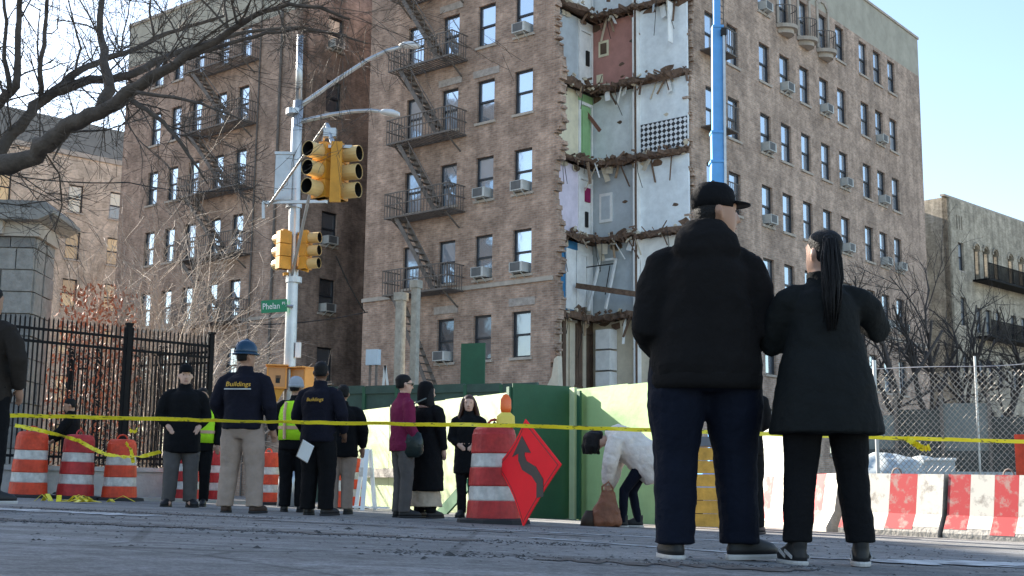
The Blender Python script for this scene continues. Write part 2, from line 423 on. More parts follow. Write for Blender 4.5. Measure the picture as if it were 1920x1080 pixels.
_wc = {}
def window_meshes(w, h):
    k = (round(w, 2), round(h, 2))
    if k in _wc: return _wc[k]
    f = MB(); t = .065; d0, d1 = .10, .20
    f.span((0, d0, 0), (t, d1, h)); f.span((w - t, d0, 0), (w, d1, h)); f.span((t, d0 + .002, h - t), (w - t, d1 - .002, h)); f.span((t, d0 + .002, 0), (w - t, d1 - .002, t))
    f.span((t, d0 + .02, h * .5 - .035), (w - t, d1 - .003, h * .5 + .035))
    up = MB(); up.span((t, .150, h * .5 + .035), (w - t, .158, h - t))
    lo = MB(); lo.span((t, .180, t), (w - t, .188, h * .5 - .035))
    sl = MB(); sl.span((-.08, -.07, -.10), (w + .08, .14, -.004))
    _wc[k] = (f.mesh('window', FRAME), up.mesh('pane', None), lo.mesh('pane', None), sl.mesh('sill', STONE_TRIM))
    return _wc[k]

_pc = {}
def pane_mesh(me, mat):
    k = (me.name, mat.name)
    if k not in _pc:
        c = me.copy(); c.materials.clear(); c.materials.append(mat); _pc[k] = c
    return _pc[k]

def add_window(parent, loc, rz, w=.88, h=1.65, glass=None, sill=True):
    fm, up, lo, sl = window_meshes(w, h)
    f = inst('window', fm, parent, loc, (0, 0, rz))
    inst('pane', pane_mesh(up, glass or GLASS), f); inst('pane', pane_mesh(lo, glass or GLASS), f)
    if sill: inst('sill', sl, f)
    return f

acb = MB(); acb.box((0, -.06, .18), (.60, .50, .36))
AC_CASE = acb.mesh('case', WHITE_AC)
acg = MB()
for i in range(6): acg.box((-.03, -.314, .07 + i * .048), (.44, .012, .022))
acg.box((-.03, -.312, .19), (.46, .004, .31))
AC_GRILLE = acg.mesh('grille', GRILLE)
acr = MB(); acr.bar((-.2, -.28, -.01), (-.2, .14, -.25), .03); acr.bar((.2, -.28, -.01), (.2, .14, -.25), .03)
AC_BRK = acr.mesh('bracket', WHITE_AC)

def air_con(world_m, label, side=False):
    o = thing('air_conditioner', label, 'air conditioner', group='window air conditioners')
    o.matrix_world = world_m
    inst('case', AC_CASE, o); inst('grille', AC_GRILLE, o)
    if side: inst('grille', AC_GRILLE, o, (-.012, -.06, 0), (0, 0, R(90)), (.8, 1.0, .9))
    inst('bracket', AC_BRK, o)
    return o

def jag_edge(name, parent, mp, u, v0, v1, sgn, lo=.02, hi=.4, mat=None, rs=1, shift=None):
    r = random.Random(rs); b = MB(); v = v0; cur = .15
    while v < v1:
        h = r.choice((.085, .085, .17, .17, .26)); cur = min(hi, max(lo, cur + r.uniform(-.16, .16)))
        e = cur + (shift(v) if shift else 0)
        a = mp(u - sgn * .05, v, .004); c = mp(u + sgn * e, min(v + h, v1) - .006, .33)
        b.span(a, c)
        if r.random() < .4:
            a = mp(u + sgn * e, v, .06); c = mp(u + sgn * (e + r.uniform(.05, .16)), v + .075, .28); b.span(a, c)
        v += h
    return b.build(name, mat or SPLIT, parent)

def fire_escape(parent, x0, x1, levels, stairs=True, w=.95):
    for k, z in enumerate(levels):
        p = MB()
        p.span((x0, -w, z - .05), (x1, -w + .06, z + .02)); p.span((x0, -.08, z - .05), (x1, -.02, z + .02))
        nx = int((x1 - x0) / .16)
        for i in range(nx + 1): x = x0 + (x1 - x0) * i / nx; p.span((x - .028, -w + .06, z - .03), (x + .028, -.08, z))
        for x in (x0 + .3, x1 - .3): p.bar((x, -w + .1, z - .05), (x, -.01, z - .6), .05)
        plat = p.build('fire_escape_landing', IRON, parent)
        r = MB(); H = .95
        for zz in (.5, H): r.span((x0, -w + .01, z + zz - .02), (x1, -w + .045, z + zz + .02)); r.span((x0, -w, z + zz - .02), (x0 + .035, -.02, z + zz + .02)); r.span((x1 - .035, -w, z + zz - .02), (x1, -.02, z + zz + .02))
        for i in range(nx + 1): x = x0 + (x1 - x0) * i / nx; r.span((x - .011, -w + .015, z), (x + .011, -w + .037, z + H))
        for i in range(7): y = -w + w * i / 7; r.span((x0 + .006, y, z), (x0 + .028, y + .022, z + H)); r.span((x1 - .028, y, z), (x1 - .006, y + .022, z + H))
        r.build('railing', IRON, plat)
        if stairs and k < len(levels) - 1:
            zb = levels[k + 1]; s = MB(); xa, xb = x0 + .55, x0 + (x1 - x0) * .77
            for y in (-.86, -.36): s.bar((xa, y, z), (xb, y, zb), .035, .17)
            for i in range(11):
                t = (i + .5) / 11; s.box((xa + (xb - xa) * t, -.61, z + (zb - z) * t), (.22, .5, .03))
            s.bar((xa, -.9, z + .8), (xb, -.9, zb + .8), .03)
            for t in (.05, .35, .65, .95): q = Vector((xa + (xb - xa) * t, -.9, z + (zb - z) * t)); s.bar(q, q + Vector((0, 0, .8)), .022)
            s.build('stair', IRON, plat)

TH = R(39.649); CORNER = Vector((3.8317, 40.4372, 0))
def frame_matrix(): return Matrix.Translation(CORNER) @ Matrix.Rotation(-TH, 4, 'Z')
FM = frame_matrix()

# ------------------------------------------------------------------ the collapsed apartment building
BLD = thing('apartment_building', 'brown brick apartment building with its street corner torn open from roof to ground', 'building', CORNER, -TH)
ZL, ZR, H0 = 18.30, 18.22, -1.6
LCOL = [-10.54, -8.64, -6.80, -4.96]; WL = .86
rows = range(-1, 6)
ops = []
for ci, x in enumerate(LCOL):
    for r_ in rows:
        if r_ == 4 and ci == 0: continue
        zt = ZL - 3 * r_
        ops.append((x, x + WL, zt - 1.65, zt))
wall('facade_wall', BLD, MPX, -12.72, -3.2, H0, 21.4, ops, BRICK)
wall('parapet', BLD, MPX, -12.72, -3.2, 21.4, 23.5, [(x, x + WL, 21.65, 22.9) for x in ()], STUCCO)
jag_edge('broken_edge', BLD, MPX, -3.2, 4.8, 23.3, 1, .08, .42, BRICK, 3)
jag_edge('broken_edge', BLD, MPX, -3.25, H0, 4.8, 1, .02, .25, SPLIT, 5)
RCOL = [5.35, 7.03, 9.65, 11.44, 13.28, 15.2, 17.03, 19.58, 21.24, 22.97]; WR = .90
ops_r = []
for y in RCOL:
    for r_ in rows:
        zt = ZR - 3 * r_; ops_r.append((y, y + WR, zt - 1.65, zt))
wall('facade_wall', BLD, MPY, 4.62, 27.1, H0, 21.42, ops_r, BRICK_R)
wall('parapet', BLD, MPY, 4.62, 27.1, 21.42, 23.45, [], STUCCO)
jag_edge('broken_edge', BLD, MPY, 4.62, H0, 23.3, -1, .04, .34, BRICK_R, 8)
cp = MB(); cp.span((-12.8, -.06, 23.5), (-3.3, .4, 23.62)); cp.span((-.38, 4.7, 23.45), (.06, 27.16, 23.57)); cp.build('coping', STONE_TRIM, BLD)
tr = MB(); tr.span((-12.76, -.07, 7.30), (-3.1, .05, 7.45)); tr.span((-.05, 4.7, 7.1), (.05, 27.12, 7.25)); tr.build('string_course', STONE_TRIM, BLD)
for k, (x, w_, z) in enumerate([(-7.0, 1.3, 15.45), (-8.8, 1.2, 18.5), (-5.1, 1.2, 18.5), (-8.8, 1.2, 15.45), (-5.1, 1.2, 6.5), (-8.8, 1.2, 6.5)]):
    m_ = MB(); m_.span((x, -.03, z), (x + w_, .02, z + .28)); m_.build('lintel', M('patched_lintel', (.36, .31, .27), .9, .3, 6), BLD)
rg = random.Random(11)
for ci, x in enumerate(LCOL):
    for r_ in rows:
        if r_ == 4 and ci == 0: continue
        add_window(BLD, (x, 0, ZL - 3 * r_ - 1.65), 0, WL, 1.65, GLASS if r_ < 4 else GLASS_DIM)
for y in RCOL:
    for r_ in rows:
        add_window(BLD, (0, y, ZR - 3 * r_ - 1.65), R(90), WR, 1.65, GLASS)
# shell behind the facades
sh = MB()
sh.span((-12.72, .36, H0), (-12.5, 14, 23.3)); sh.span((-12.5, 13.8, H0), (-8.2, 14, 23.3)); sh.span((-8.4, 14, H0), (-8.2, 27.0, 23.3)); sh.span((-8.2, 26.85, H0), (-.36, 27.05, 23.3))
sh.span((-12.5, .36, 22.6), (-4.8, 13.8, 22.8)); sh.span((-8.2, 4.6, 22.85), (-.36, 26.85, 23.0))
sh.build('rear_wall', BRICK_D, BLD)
fire_escape(BLD, -10.70, -7.30, [19.27, 16.28, 13.3, 10.33, 7.30])
lad = MB()
for y in (-.86, -.36): lad.bar((-10.2, y, 7.25), (-8.0, y, 3.2), .035, .15)
for i in range(13): t = (i + .5) / 13; lad.box((-10.2 + 2.2 * t, -.61, 7.25 - 4.05 * t), (.2, .5, .03))
lad.build('drop_stair', IRON, BLD)
# second fire escape, beside the boom
for z in (19.5, 16.5, 13.5, 10.5):
    fe = MB(); fe.span((.02, 4.95, z - .05), (.75, 6.5, z)); fe.span((.72, 4.95, z + .9), (.75, 6.5, z + .94))
    for i in range(12): fe.span((.725, 4.96 + i * .138, z), (.747, 4.98 + i * .138, z + .9))
    fe.build('fire_escape_landing', IRON, BLD)
ld = MB()
for y in (5.0, 5.34): ld.span((.80, y, 10), (.83, y + .03, 21))
for i in range(44): ld.span((.805, 5.03, 10.1 + i * .25), (.825, 5.34, 10.13 + i * .25))
ld.build('ladder', IRON, BLD)
# round-fronted balconies near the roof
for y in (11.2, 13.1, 15.0):
    b = MB(); n_ = 12
    out = [(0.02, y), (0.02, y + 1.3)] + [(.62 * math.sin(math.pi * i / n_) ** .6 if 0 < i < n_ else .02, y + 1.3 - 1.3 * i / n_) for i in range(1, n_)]
    b.slab(out, 19.30, 19.46)
    b.slab([(x * .75, y + .65 + (yy - y - .65) * .75) for x, yy in out], 19.1, 19.30)
    bal = b.build('balcony', STONE_TRIM, BLD)
    rl = MB()
    for i in range(0, n_ + 1):
        px_, py_ = out[1] if i == 0 else (out[0] if i == n_ else out[1 + i])
        rl.span((px_ * .96, py_ - .012, 19.46), (px_ * .96 + .022, py_ + .012, 20.25))
    pts = [(out[1] if i == 0 else (out[0] if i == n_ else out[1 + i])) for i in range(n_ + 1)]
    for i in range(n_): rl.bar((pts[i][0] * .96, pts[i][1], 20.27), (pts[i + 1][0] * .96, pts[i + 1][1], 20.27), .03)
    rl.build('railing', IRON, bal)
    ar = MB(); ar.span((.0, y + .03, 19.5), (.06, y + .22, 21.5)); ar.span((.0, y + 1.15, 19.5), (.06, y + 1.32, 21.5))
    for i in range(8):
        a = math.pi * (i + .5) / 8; ar.box((.03, y + .675 - .55 * math.cos(a), 21.5 + .4 * math.sin(a)), (.06, .24, .2), (a - math.pi / 2, 0, 0))
    ar.build('window_surround', STONE_TRIM, bal)

# ---- the torn-open rooms
def flat(name, col, var=.14, rough=.85): return M(name, col, rough, var, 2.6, .12, 14, 0, .3, 9)
PW = dict(blue=flat('pale_blue_plaster', (.76, .80, .82)), grey=flat('grey_blue_plaster', (.52, .56, .58)), pink=flat('dusty_pink_plaster', (.52, .26, .22)),
          white=flat('white_plaster', (.84, .83, .80)), cream=flat('cream_plaster', (.80, .72, .52)), green=flat('green_door_paint', (.30, .50, .24)),
          lilac=flat('lilac_plaster', (.78, .70, .80)), beige=flat('beige_plaster', (.60, .52, .40)), tarp=flat('blue_tarp', (.05, .20, .38)), brown=flat('brown_boarding', (.13, .085, .06), .3))
CHECK = checker_mat('black_white_tiles', (.75, .76, .78), (.02, .02, .025), 7.0)
XB, YB, XP = -4.48, 4.30, -2.26
def part_box(name, a, b, mat, parent=BLD):
    return MB().span(a, b).build(name, mat, parent)
levels = {18.6: ('blue', 'blue', 'white', 'white'), 15.6: ('pink', 'blue', 'grey', 'white'), 12.6: ('grey', 'blue', 'cream', 'green'),
          9.6: ('grey', 'blue', 'lilac', 'white'), 6.6: ('grey', 'white', 'tarp', 'white'), 3.6: ('beige', 'beige', 'beige', 'brown'), 0.6: ('beige', 'beige', 'beige', 'beige')}
GREYWALL = {12.6: 'grey', 9.6: 'blue'}
for fz, (bl, br_, s0, s1) in levels.items():
    zc = fz + 2.72
    part_box('back_wall', (XB, YB, fz), (XP - .06, YB + .1, zc), PW['blue' if fz == 12.6 else bl])
    rw = part_box('back_wall', (XP + .06, YB - .10, fz), (-.1, YB, zc), PW[br_])
    part_box('partition_stub', (XP - .06, YB - .35, fz), (XP + .06, YB + .05, zc), PW['white'])
    part_box('door_frame', (XP - .09, YB - .40, fz), (XP - .02, YB - .352, zc - .3), PW['white']); part_box('stud', (XP + .0, YB - .40, fz), (XP + .06, YB - .352, zc), LATH)
    part_box('side_wall', (XB - .1, .4, fz), (XB, 3.30, zc), PW[s0])
    part_box('side_wall', (XB - .1, 3.30, fz), (XB - .02, YB, zc), PW[s1])
    fr = MB(); fr.span((XB - .02, 3.30, fz), (XB + .06, 3.42, zc - .35)); fr.span((XB - .02, 4.12, fz), (XB + .06, 4.22, zc - .35)); fr.span((XB - .02, 3.42, zc - .47), (XB + .06, 4.12, zc - .35))
    dfm = fr.build('door_frame', PW['white' if fz > 4 else 'brown'], BLD)
    if fz != 6.6: part_box('door_panel', (XB - .015, 3.45, fz), (XB + .025, 4.1, zc - .5), PW[s1 if fz != 18.6 else 'white'], dfm)
    # slab with a broken edge
    r = random.Random(int(fz * 10))
    edge = [(-4.05, .5), (-4.08, 1.5), (-4.0, 2.8), (-3.85, 3.6), (-3.3, 3.9), (-2.4, 3.7), (-1.6, 3.95), (-.8, 3.85), (-.12, 3.95)]
    ee = []
    for i in range(len(edge) - 1):
        for t in (0, .33, .66): ee.append((edge[i][0] + (edge[i + 1][0] - edge[i][0]) * t + r.uniform(-.12, .12), edge[i][1] + (edge[i + 1][1] - edge[i][1]) * t + r.uniform(-.12, .12)))
    ee.append(edge[-1])
    sb = MB(); sb.slab([(XB - .05, .4)] + ee + [(-.12, YB + .08), (XB - .05, YB + .08)], fz - .15, fz)
    sb.v = [(x, y, z + (0 if (y > 4.2 or y < .45) else -abs(r.gauss(0, .10)))) for x, y, z in sb.v]
    slab = sb.build('floor_slab', LATH, BLD)
    js = MB()
    for i in range(int(4.3 / .42)):
        x = XB + .2 + i * .42; y0 = 3.75 + r.uniform(-.45, .35)
        js.span((x, y0, fz - .30), (x + .06, YB, fz - .152))
    js.build('joists', LATH, slab, kind='stuff')
    db = MB()
    for i in range(60):
        p = Vector(r.choice(ee)) if r.random() < .85 else Vector((r.uniform(-4.3, -.3), r.uniform(3, 4.2)))
        q = Vector((p.x + r.uniform(-.2, .2), p.y + r.uniform(-.12, .2), fz + r.uniform(-.22, .05)))
        if r.random() < .45:
            L_ = abs(r.gauss(0, .28)) + .1; d = Vector((r.uniform(-1, 1), r.uniform(-1, .3), r.uniform(-1.6, .3))).normalized() * L_
            db.bar(q, q + d, r.uniform(.02, .05), r.uniform(.015, .09))
        else: db.box(q, (r.uniform(.04, .18), r.uniform(.04, .16), r.uniform(.03, .10)), (r.uniform(-1, 1), r.uniform(-1, 1), r.uniform(0, 3)))
    db.build('splintered_lath', LATH, slab, kind='stuff')
    pl = MB()
    for i in range(26):
        p = Vector(r.choice(ee)); pl.box((p.x + r.uniform(-.2, .2), p.y + r.uniform(0, .5), fz + r.uniform(-.38, .08)), (r.uniform(.05, .25), r.uniform(.05, .2), r.uniform(.03, .1)), (r.uniform(-1, 1), r.uniform(-1, 1), r.uniform(0, 3)))
    pl.build('plaster_chunks', PW['beige'], slab, kind='stuff')
    for i in range(7):
        p = Vector(r.choice(ee[6:])); q = Vector((p.x, p.y + .2, fz - .2)); L_ = r.uniform(.3, 1.2)
        pk = MB(); pk.bar(q, q + Vector((r.uniform(-.7, .7), r.uniform(-.3, .2), -1)).normalized() * L_, r.uniform(.04, .12), .03); pk.build('hanging_board', (LATH_L, LATH, PW['white'], LATH, LATH_L, PW['beige'], LATH)[i], slab)
    for i in range(4):
        wr = MB()
        p = Vector(r.choice(ee)); q = Vector((p.x, p.y, fz - .2)); L_ = r.uniform(.5, 1.6)
        wr.tube([q, q + Vector((r.uniform(-.1, .1), -.05, -L_ * .5)), q + Vector((r.uniform(-.25, .25), 0, -L_))], .013, 5)
        wr.build('hanging_cable', BLACK, slab)
# torn plaster: lath and dark holes showing on the walls, peeled sheets still hanging
for fz in levels:
    r = random.Random(int(fz * 7) + 1); zc = fz + 2.72
    def blob(n_, rx, rz): return [(rx * r.uniform(.45, 1) * math.cos(6.283 * i / n_), rz * r.uniform(.4, 1) * math.sin(6.283 * i / n_)) for i in range(n_)]
    for i in range(7):
        cx = r.choice((r.uniform(-4.4, -2.5), r.uniform(-2.1, -.2))); cz = r.choice((zc - r.uniform(0, .18), fz + r.uniform(0, .2), r.uniform(fz + .3, zc - .3)))
        big = .38 if abs(cz - zc) < .2 or cz < fz + .25 else .16
        y = YB - (.012 if cx < XP else .112)
        pts = [(cx + a, min(max(cz + c, fz + .01), zc - .01)) for a, c in blob(9, big, big * .55)]
        if cx < XP: pts = [(min(a, XP - .08), c) for a, c in pts]
        MB().prism([(max(a, XB + .02), c) for a, c in pts], y, y + .010).build('exposed_lath', r.choice((LATH, LATH, PW['beige'], PW['brown'])), BLD)
    for i in range(4):
        yy = r.uniform(2.3, 4.0); b = MB(); pts = blob(8, .28, .2); cz = r.choice((zc - .1, fz + .15))
        b.prism([(a + yy, min(max(c + cz, fz + .01), zc)) for a, c in pts], .0, .012)
        b.v = [(XB + .065 - y_, x_, z_) for x_, y_, z_ in b.v]; b.build('exposed_lath', r.choice((LATH, PW['beige'])), BLD)
    for i in range(3):
        cx = r.uniform(-4.2, -.4); w = r.uniform(.12, .3); L_ = r.uniform(.25, .7); b = MB()
        b.box((cx, YB - .22 - r.random() * .2, zc - L_ / 2), (w, .015, L_), (R(r.uniform(-25, 10)), R(r.uniform(-20, 20)), R(r.uniform(-30, 30)))); b.build('peeled_plaster', r.choice((PW['white'], PW['beige'], PW['grey'])), BLD)
# room contents that hang on the walls
part_box('picture_mat', (-4.2, YB - .03, 16.9), (-3.72, YB - .004, 17.55), PW['cream'])
part_box('picture', (-4.11, YB - .036, 17.0), (-3.81, YB - .031, 17.45), PW['brown'])
part_box('wall_vent', (-4.3, YB - .03, 15.85), (-4.0, YB - .004, 16.2), PW['cream'])
part_box('wardrobe_door', (XB + .03, 3.52, 12.7), (XB + .06, 3.95, 14.6), PW['green'])
part_box('tile_panel', (XP + .10, YB - .125, 12.62), (-.12, YB - .103, 13.75), CHECK)
mf = part_box('mirror_frame', (-4.15, YB - .05, 10.2), (-3.55, YB - .004, 11.35), PW['white'])
part_box('mirror', (-4.05, YB - .056, 10.32), (-3.65, YB - .051, 11.23), PW['grey'], mf)
part_box('garment', (XB + .03, 3.7, 11.0), (XB + .1, 4.0, 11.55), M('magenta_cloth', (.30, .02, .10), .9))
part_box('garment', (XB + .03, 3.75, 16.5), (XB + .09, 3.95, 17.1), BLACK)
part_box('coat', (XB + .03, 3.72, 10.0), (XB + .09, 3.88, 10.6), BLACK)
for i in range(6): part_box('closet_board', (XB - .01 + (i % 2) * .02, 2.2 + i * .33, 6.7), (XB + .03 + (i % 2) * .02, 2.5 + i * .33, 9.0), PW['white' if i else 'tarp'])
lf = MB(); lf.bar((-4.2, 3.6, 6.7), (-4.05, 4.15, 8.7), .09); lf.bar((-3.4, 3.6, 6.7), (-3.3, 4.15, 8.7), .09); lf.bar((-4.05, 4.15, 8.7), (-3.3, 4.15, 8.7), .09)
lf.build('leaning_door_frame', PW['white'], BLD)
bm_ = MB(); bm_.bar((-4.3, 3.0, 7.6), (-1.4, 3.2, 7.0), .14, .2); bm_.build('fallen_beam', LATH, BLD)
rl_ = MB(); rl_.bar((-4.0, 3.2, 8.3), (-2.9, 3.4, 8.35), .04); rl_.bar((-3.05, 3.4, 8.3), (-3.2, 3.3, 7.2), .04); rl_.build('bent_rail', BLACK, BLD)
for i in range(5): part_box('wall_board', (XP + .1 + i * .3, YB - .16, 6.65), (XP + .37 + i * .3, YB - .11, 8.5 - .05 * (i % 2)), PW['blue' if i % 2 else 'white'])
for i in range(3): part_box('cabinet', (-4.0, YB - .5, 3.65 + i * .8), (-3.35, YB - .02, 4.38 + i * .8), PW['white'])
for i in range(5): part_box('studding', (XB + .0, 1.9 + i * .42, 3.65), (XB + .07, 2.0 + i * .42 + (i % 3) * .09, 6.2), PW['brown' if i % 2 else 'beige'])
pk_ = MB(); pk_.box((-4.2, YB - .4, 14.2), (.14, .05, 1.1), (0, R(-38), 0)); pk_.build('hanging_plank', M('red_brown_timber', (.22, .10, .075), .9, .3), BLD)
part_box('loose_panel', (-.62, 3.7, 16.6), (-.58, 4.0, 18.2), PW['white'])
# plaster still clinging to the base of the torn wall
pc = MB(); pc.prism([(-3.55, 2.6), (-2.75, 2.55), (-2.8, 3.4), (-2.85, 4.6), (-3.0, 4.5), (-3.1, 3.9), (-3.35, 3.5)], -.06, .2); pc.build('torn_plaster', PW['beige'], BLD)

LEFT_AC = [(3, 2, 'third row from top, beside the torn corner'), (2, 2, 'third row from top, between fire escape and corner column'), (2, 3, 'fourth row, directly above the stone string course'),
           (3, 3, 'above the string course, closest to the torn corner'), (3, 0, 'highest one beside the torn corner'), (1, 4, 'low one beside the fire escape drop stair')]
def fm(loc, rz=0): return FM @ Matrix.Translation(loc) @ Matrix.Rotation(rz, 4, 'Z')
for ci, r_, t in LEFT_AC:
    air_con(fm((LCOL[ci] + WL / 2 - .05, 0, ZL - 3 * r_ - 1.60)), 'white window air conditioner, ' + t)
RIGHT_AC = [(0, 2, 'half hidden behind the blue boom'), (2, -1, 'topmost, left of the round balconies'), (3, 0, 'below the left round balcony'), (5, 0, 'below the right round balcony'), (2, 1, 'second window right of the blue boom, middle height'),
            (8, 0, 'second column from the far edge, uppermost'), (6, 1, 'larger one protruding mid facade'), (8, 1, 'second column from far edge, second down'), (2, 2, 'right of the capped man'),
            (6, 2, 'above the ponytailed woman'), (8, 2, 'second column from far edge, third down'), (9, 2, 'last column, upper of two'), (8, 3, 'second column from far edge, behind bare tree'), (9, 3, 'last column, lower of two')]
for ci, r_, t in RIGHT_AC:
    air_con(fm((0, RCOL[ci] + WR / 2, ZR - 3 * r_ - 1.60), R(90)), 'white air conditioner on the right facade, ' + t, True)

# ------------------------------------------------------------------ left wing across the court
WING = thing('apartment_wing', 'left brick wing with fire escape behind the bare branches', 'building', CORNER, -TH)
WCOL = [-28.25, -26.6, -24.95, -23.1, -21.45]
wops = [(x, x + .8, ZL - .25 - 3 * r_ - 1.65, ZL - .25 - 3 * r_) for x in WCOL for r_ in rows]
wall('facade_wall', WING, MPX, -30.6, -17.1, H0, 20.9, wops, BRICK)
wall('parapet', WING, MPX, -30.6, -17.1, 20.9, 23.1, [(x, x + .8, 20.95, 21.05) for x in ()], STUCCO)
cops = [(1.5, 2.4, ZL - .35 - 3 * r_ - 1.5, ZL - .35 - 3 * r_) for r_ in rows]
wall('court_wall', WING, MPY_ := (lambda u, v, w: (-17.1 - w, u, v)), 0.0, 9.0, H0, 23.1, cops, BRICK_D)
cw = MB(); cw.span((-17.0, 8.9, H0), (-12.8, 9.1, 22.9)); cw.span((-30.6, .4, H0), (-30.3, 9, 22.9)); cw.span((-30.3, 8.8, H0), (-17.5, 9, 22.9)); cw.span((-30.3, .4, 22.2), (-17.5, 8.8, 22.4))
cw.build('rear_wall', BRICK_D, WING)
MB().span((-30.7, -.06, 23.1), (-17.0, .4, 23.25)).build('coping', STONE_TRIM, WING)
MB().span((-30.64, -.07, 7.1), (-17.06, .05, 7.25)).build('string_course', STONE_TRIM, WING)
for x in WCOL:
    for r_ in rows: add_window(WING, (x, 0, ZL - .25 - 3 * r_ - 1.65), 0, .8, 1.65)
for r_ in rows: add_window(WING, (-17.1, 1.5, ZL - .35 - 3 * r_ - 1.5), R(90), .9, 1.5, GLASS_DIM)
fire_escape(WING, -24.5, -20.0, [19.1, 16.1, 13.1, 10.1, 7.1])
MB().tube([(-18.4, -.08, H0), (-18.4, -.08, 22.8)], .06).build('drain_pipe', IRON, WING)
MB().tube([(-19.9, -.06, H0), (-19.9, -.06, 22.8)], .04).build('conduit', IRON, WING)
for r_, t in ((-1, 'topmost on the court wall above the lamp arm'), (2, 'on the court wall beside the small traffic signal'), (3, 'on the court wall right of the green street sign')):
    air_con(fm((-17.1, 1.95, ZL - .35 - 3 * r_ - 1.46), R(90)), 'grey window air conditioner ' + t, True)

# ------------------------------------------------------------------ pale building far left
p0 = at(130, 345, 75)
LBG = thing('pale_apartment_block', 'pale tan brick building at far left with yellow reflections painted into its panes', 'building', (p0.x, p0.y, 0), R(90) - R(46))
# local x runs to the right and away
lw = [(-5.6, -3.6, 0), (0, .95, 0), (2.75, 3.7, 0), (-9.5, -8.5, 0), (-13, -12, 0), (5.6, 6.6, 0)]
lops = [(a, b, 18.49 - 3.0 * r_ - 1.75, 18.49 - 3.0 * r_) for a, b, _ in lw for r_ in range(0, 6)]
wall('facade_wall', LBG, MPX, -18, 22, -2, 20.6, lops, BRICK_P)
wall('parapet', LBG, MPX, -18, 22, 20.6, 22.6, [], M('slate_parapet', (.20, .20, .19), .9, .2, 2))
wall('rear_wall', LBG, lambda u, v, w: (u, 11 - w, v), -18, 22, -2, 22.6, [], BRICK_P)
wall('end_wall', LBG, lambda u, v, w: (-18 + w, u, v), 0, 11, -2, 22.6, [], BRICK_P)
MB().span((-18.1, -.1, 20.3), (22.1, .02, 20.62)).build('cornice', STONE_TRIM, LBG)
for a, b, _ in lw:
    for r_ in range(0, 6):
        if b - a > 1.5:
            add_window(LBG, (a, 0, 18.49 - 3 * r_ - 1.75), 0, .98, 1.75, GLASS_WARM, False); add_window(LBG, (a + 1.02, 0, 18.49 - 3 * r_ - 1.75), 0, .98, 1.75, GLASS_WARM, False)
        else: add_window(LBG, (a, 0, 18.49 - 3 * r_ - 1.75), 0, b - a, 1.75, GLASS_WARM)

# ------------------------------------------------------------------ grey building far right
p0 = at(1775, 368, 75)
RBG = thing('grey_apartment_block', 'grey building at far right with arched upper windows and long balcony', 'building', (p0.x, p0.y, 0), R(90) - R(46.5))
TOP = p0.z
rwin = [(.85, 1.55)]
arch = [(3.3, 4.1), (4.6, 5.4), (6.0, 6.8), (8.2, 9.0), (9.8, 10.6)]
rops = [(1.2, 1.95, TOP - 4.55 - 3.5 * k, TOP - 2.75 - 3.5 * k) for k in range(4)] + [(a, b, TOP - 4.9, TOP - 2.6) for a, b in arch] + [(a, b, TOP - 5.0 - 3.3 * k, TOP - 3.4 - 3.3 * k) for a, b in arch for k in (1, 2, 3)]
slots = [(1.15 + i * .32, 1.27 + i * .32, TOP - 1.9, TOP - 1.0) for i in range(3)]
wall('facade_wall', RBG, MPX, 0, 24, -3, TOP, rops + slots, BRICK_G, .35)
wall('side_wall', RBG, lambda u, v, w: (w, u, v), 0, 10, -3, TOP - .02, [], BRICK_G)
wall('rear_wall', RBG, lambda u, v, w: (u, 10 - w, v), 0, 24, -3, TOP - .02, [], BRICK_G)
MB().span((-.3, .01, TOP), (24, .3, TOP + .12)).build('coping', STONE_TRIM, RBG)
MB().span((-3.5, 2.0, -3), (-.01, 9.9, TOP - .6)).build('side_block', BRICK_G, RBG)
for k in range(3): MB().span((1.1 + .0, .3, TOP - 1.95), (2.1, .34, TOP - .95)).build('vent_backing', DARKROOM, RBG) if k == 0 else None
for k in range(4): add_window(RBG, (1.2, .05, TOP - 4.55 - 3.5 * k), 0, .75, 1.8)
for a, b in arch:
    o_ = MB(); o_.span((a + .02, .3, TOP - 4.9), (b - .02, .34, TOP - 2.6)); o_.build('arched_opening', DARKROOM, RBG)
    ar = MB(); cx_ = (a + b) / 2; rr = (b - a) / 2
    for i in range(9):
        t = math.pi * (i + .5) / 9; ar.box((cx_ - (rr + .04) * math.cos(t), -.03, TOP - 2.9 + (rr + .04) * math.sin(t)), (.12, .12, .2), (0, t - math.pi / 2 + math.pi / 2, 0))
    # masonry filling the corners above the arch
    for s_ in (-1, 1):
        pts = [(cx_ + s_ * rr, TOP - 2.6), (cx_ + s_ * rr, TOP - 2.95)] + [(cx_ + s_ * rr * math.cos(t), TOP - 2.95 + rr * .85 * math.sin(t)) for t in (R(20), R(40), R(60), R(80), R(90))] + [(cx_, TOP - 2.6)]
        ar.prism(pts, .004, .3)
    ar.build('arch', BRICK_G, RBG)
    for k in (1, 2, 3): add_window(RBG, (a, .05, TOP - 5.0 - 3.3 * k), 0, b - a, 1.6)
bk = MB()
for z in (TOP - 4.95, TOP - 8.6):
    bk.span((3.0, -1.1, z - .12), (11, -.01, z)); bk.span((3.0, -1.1, z + .95), (11, -1.05, z + 1.0))
    for i in range(80): bk.span((3.0 + i * .1, -1.09, z), (3.02 + i * .1, -1.06, z + .95))
bk.build('balcony', BLACKIRON, RBG)

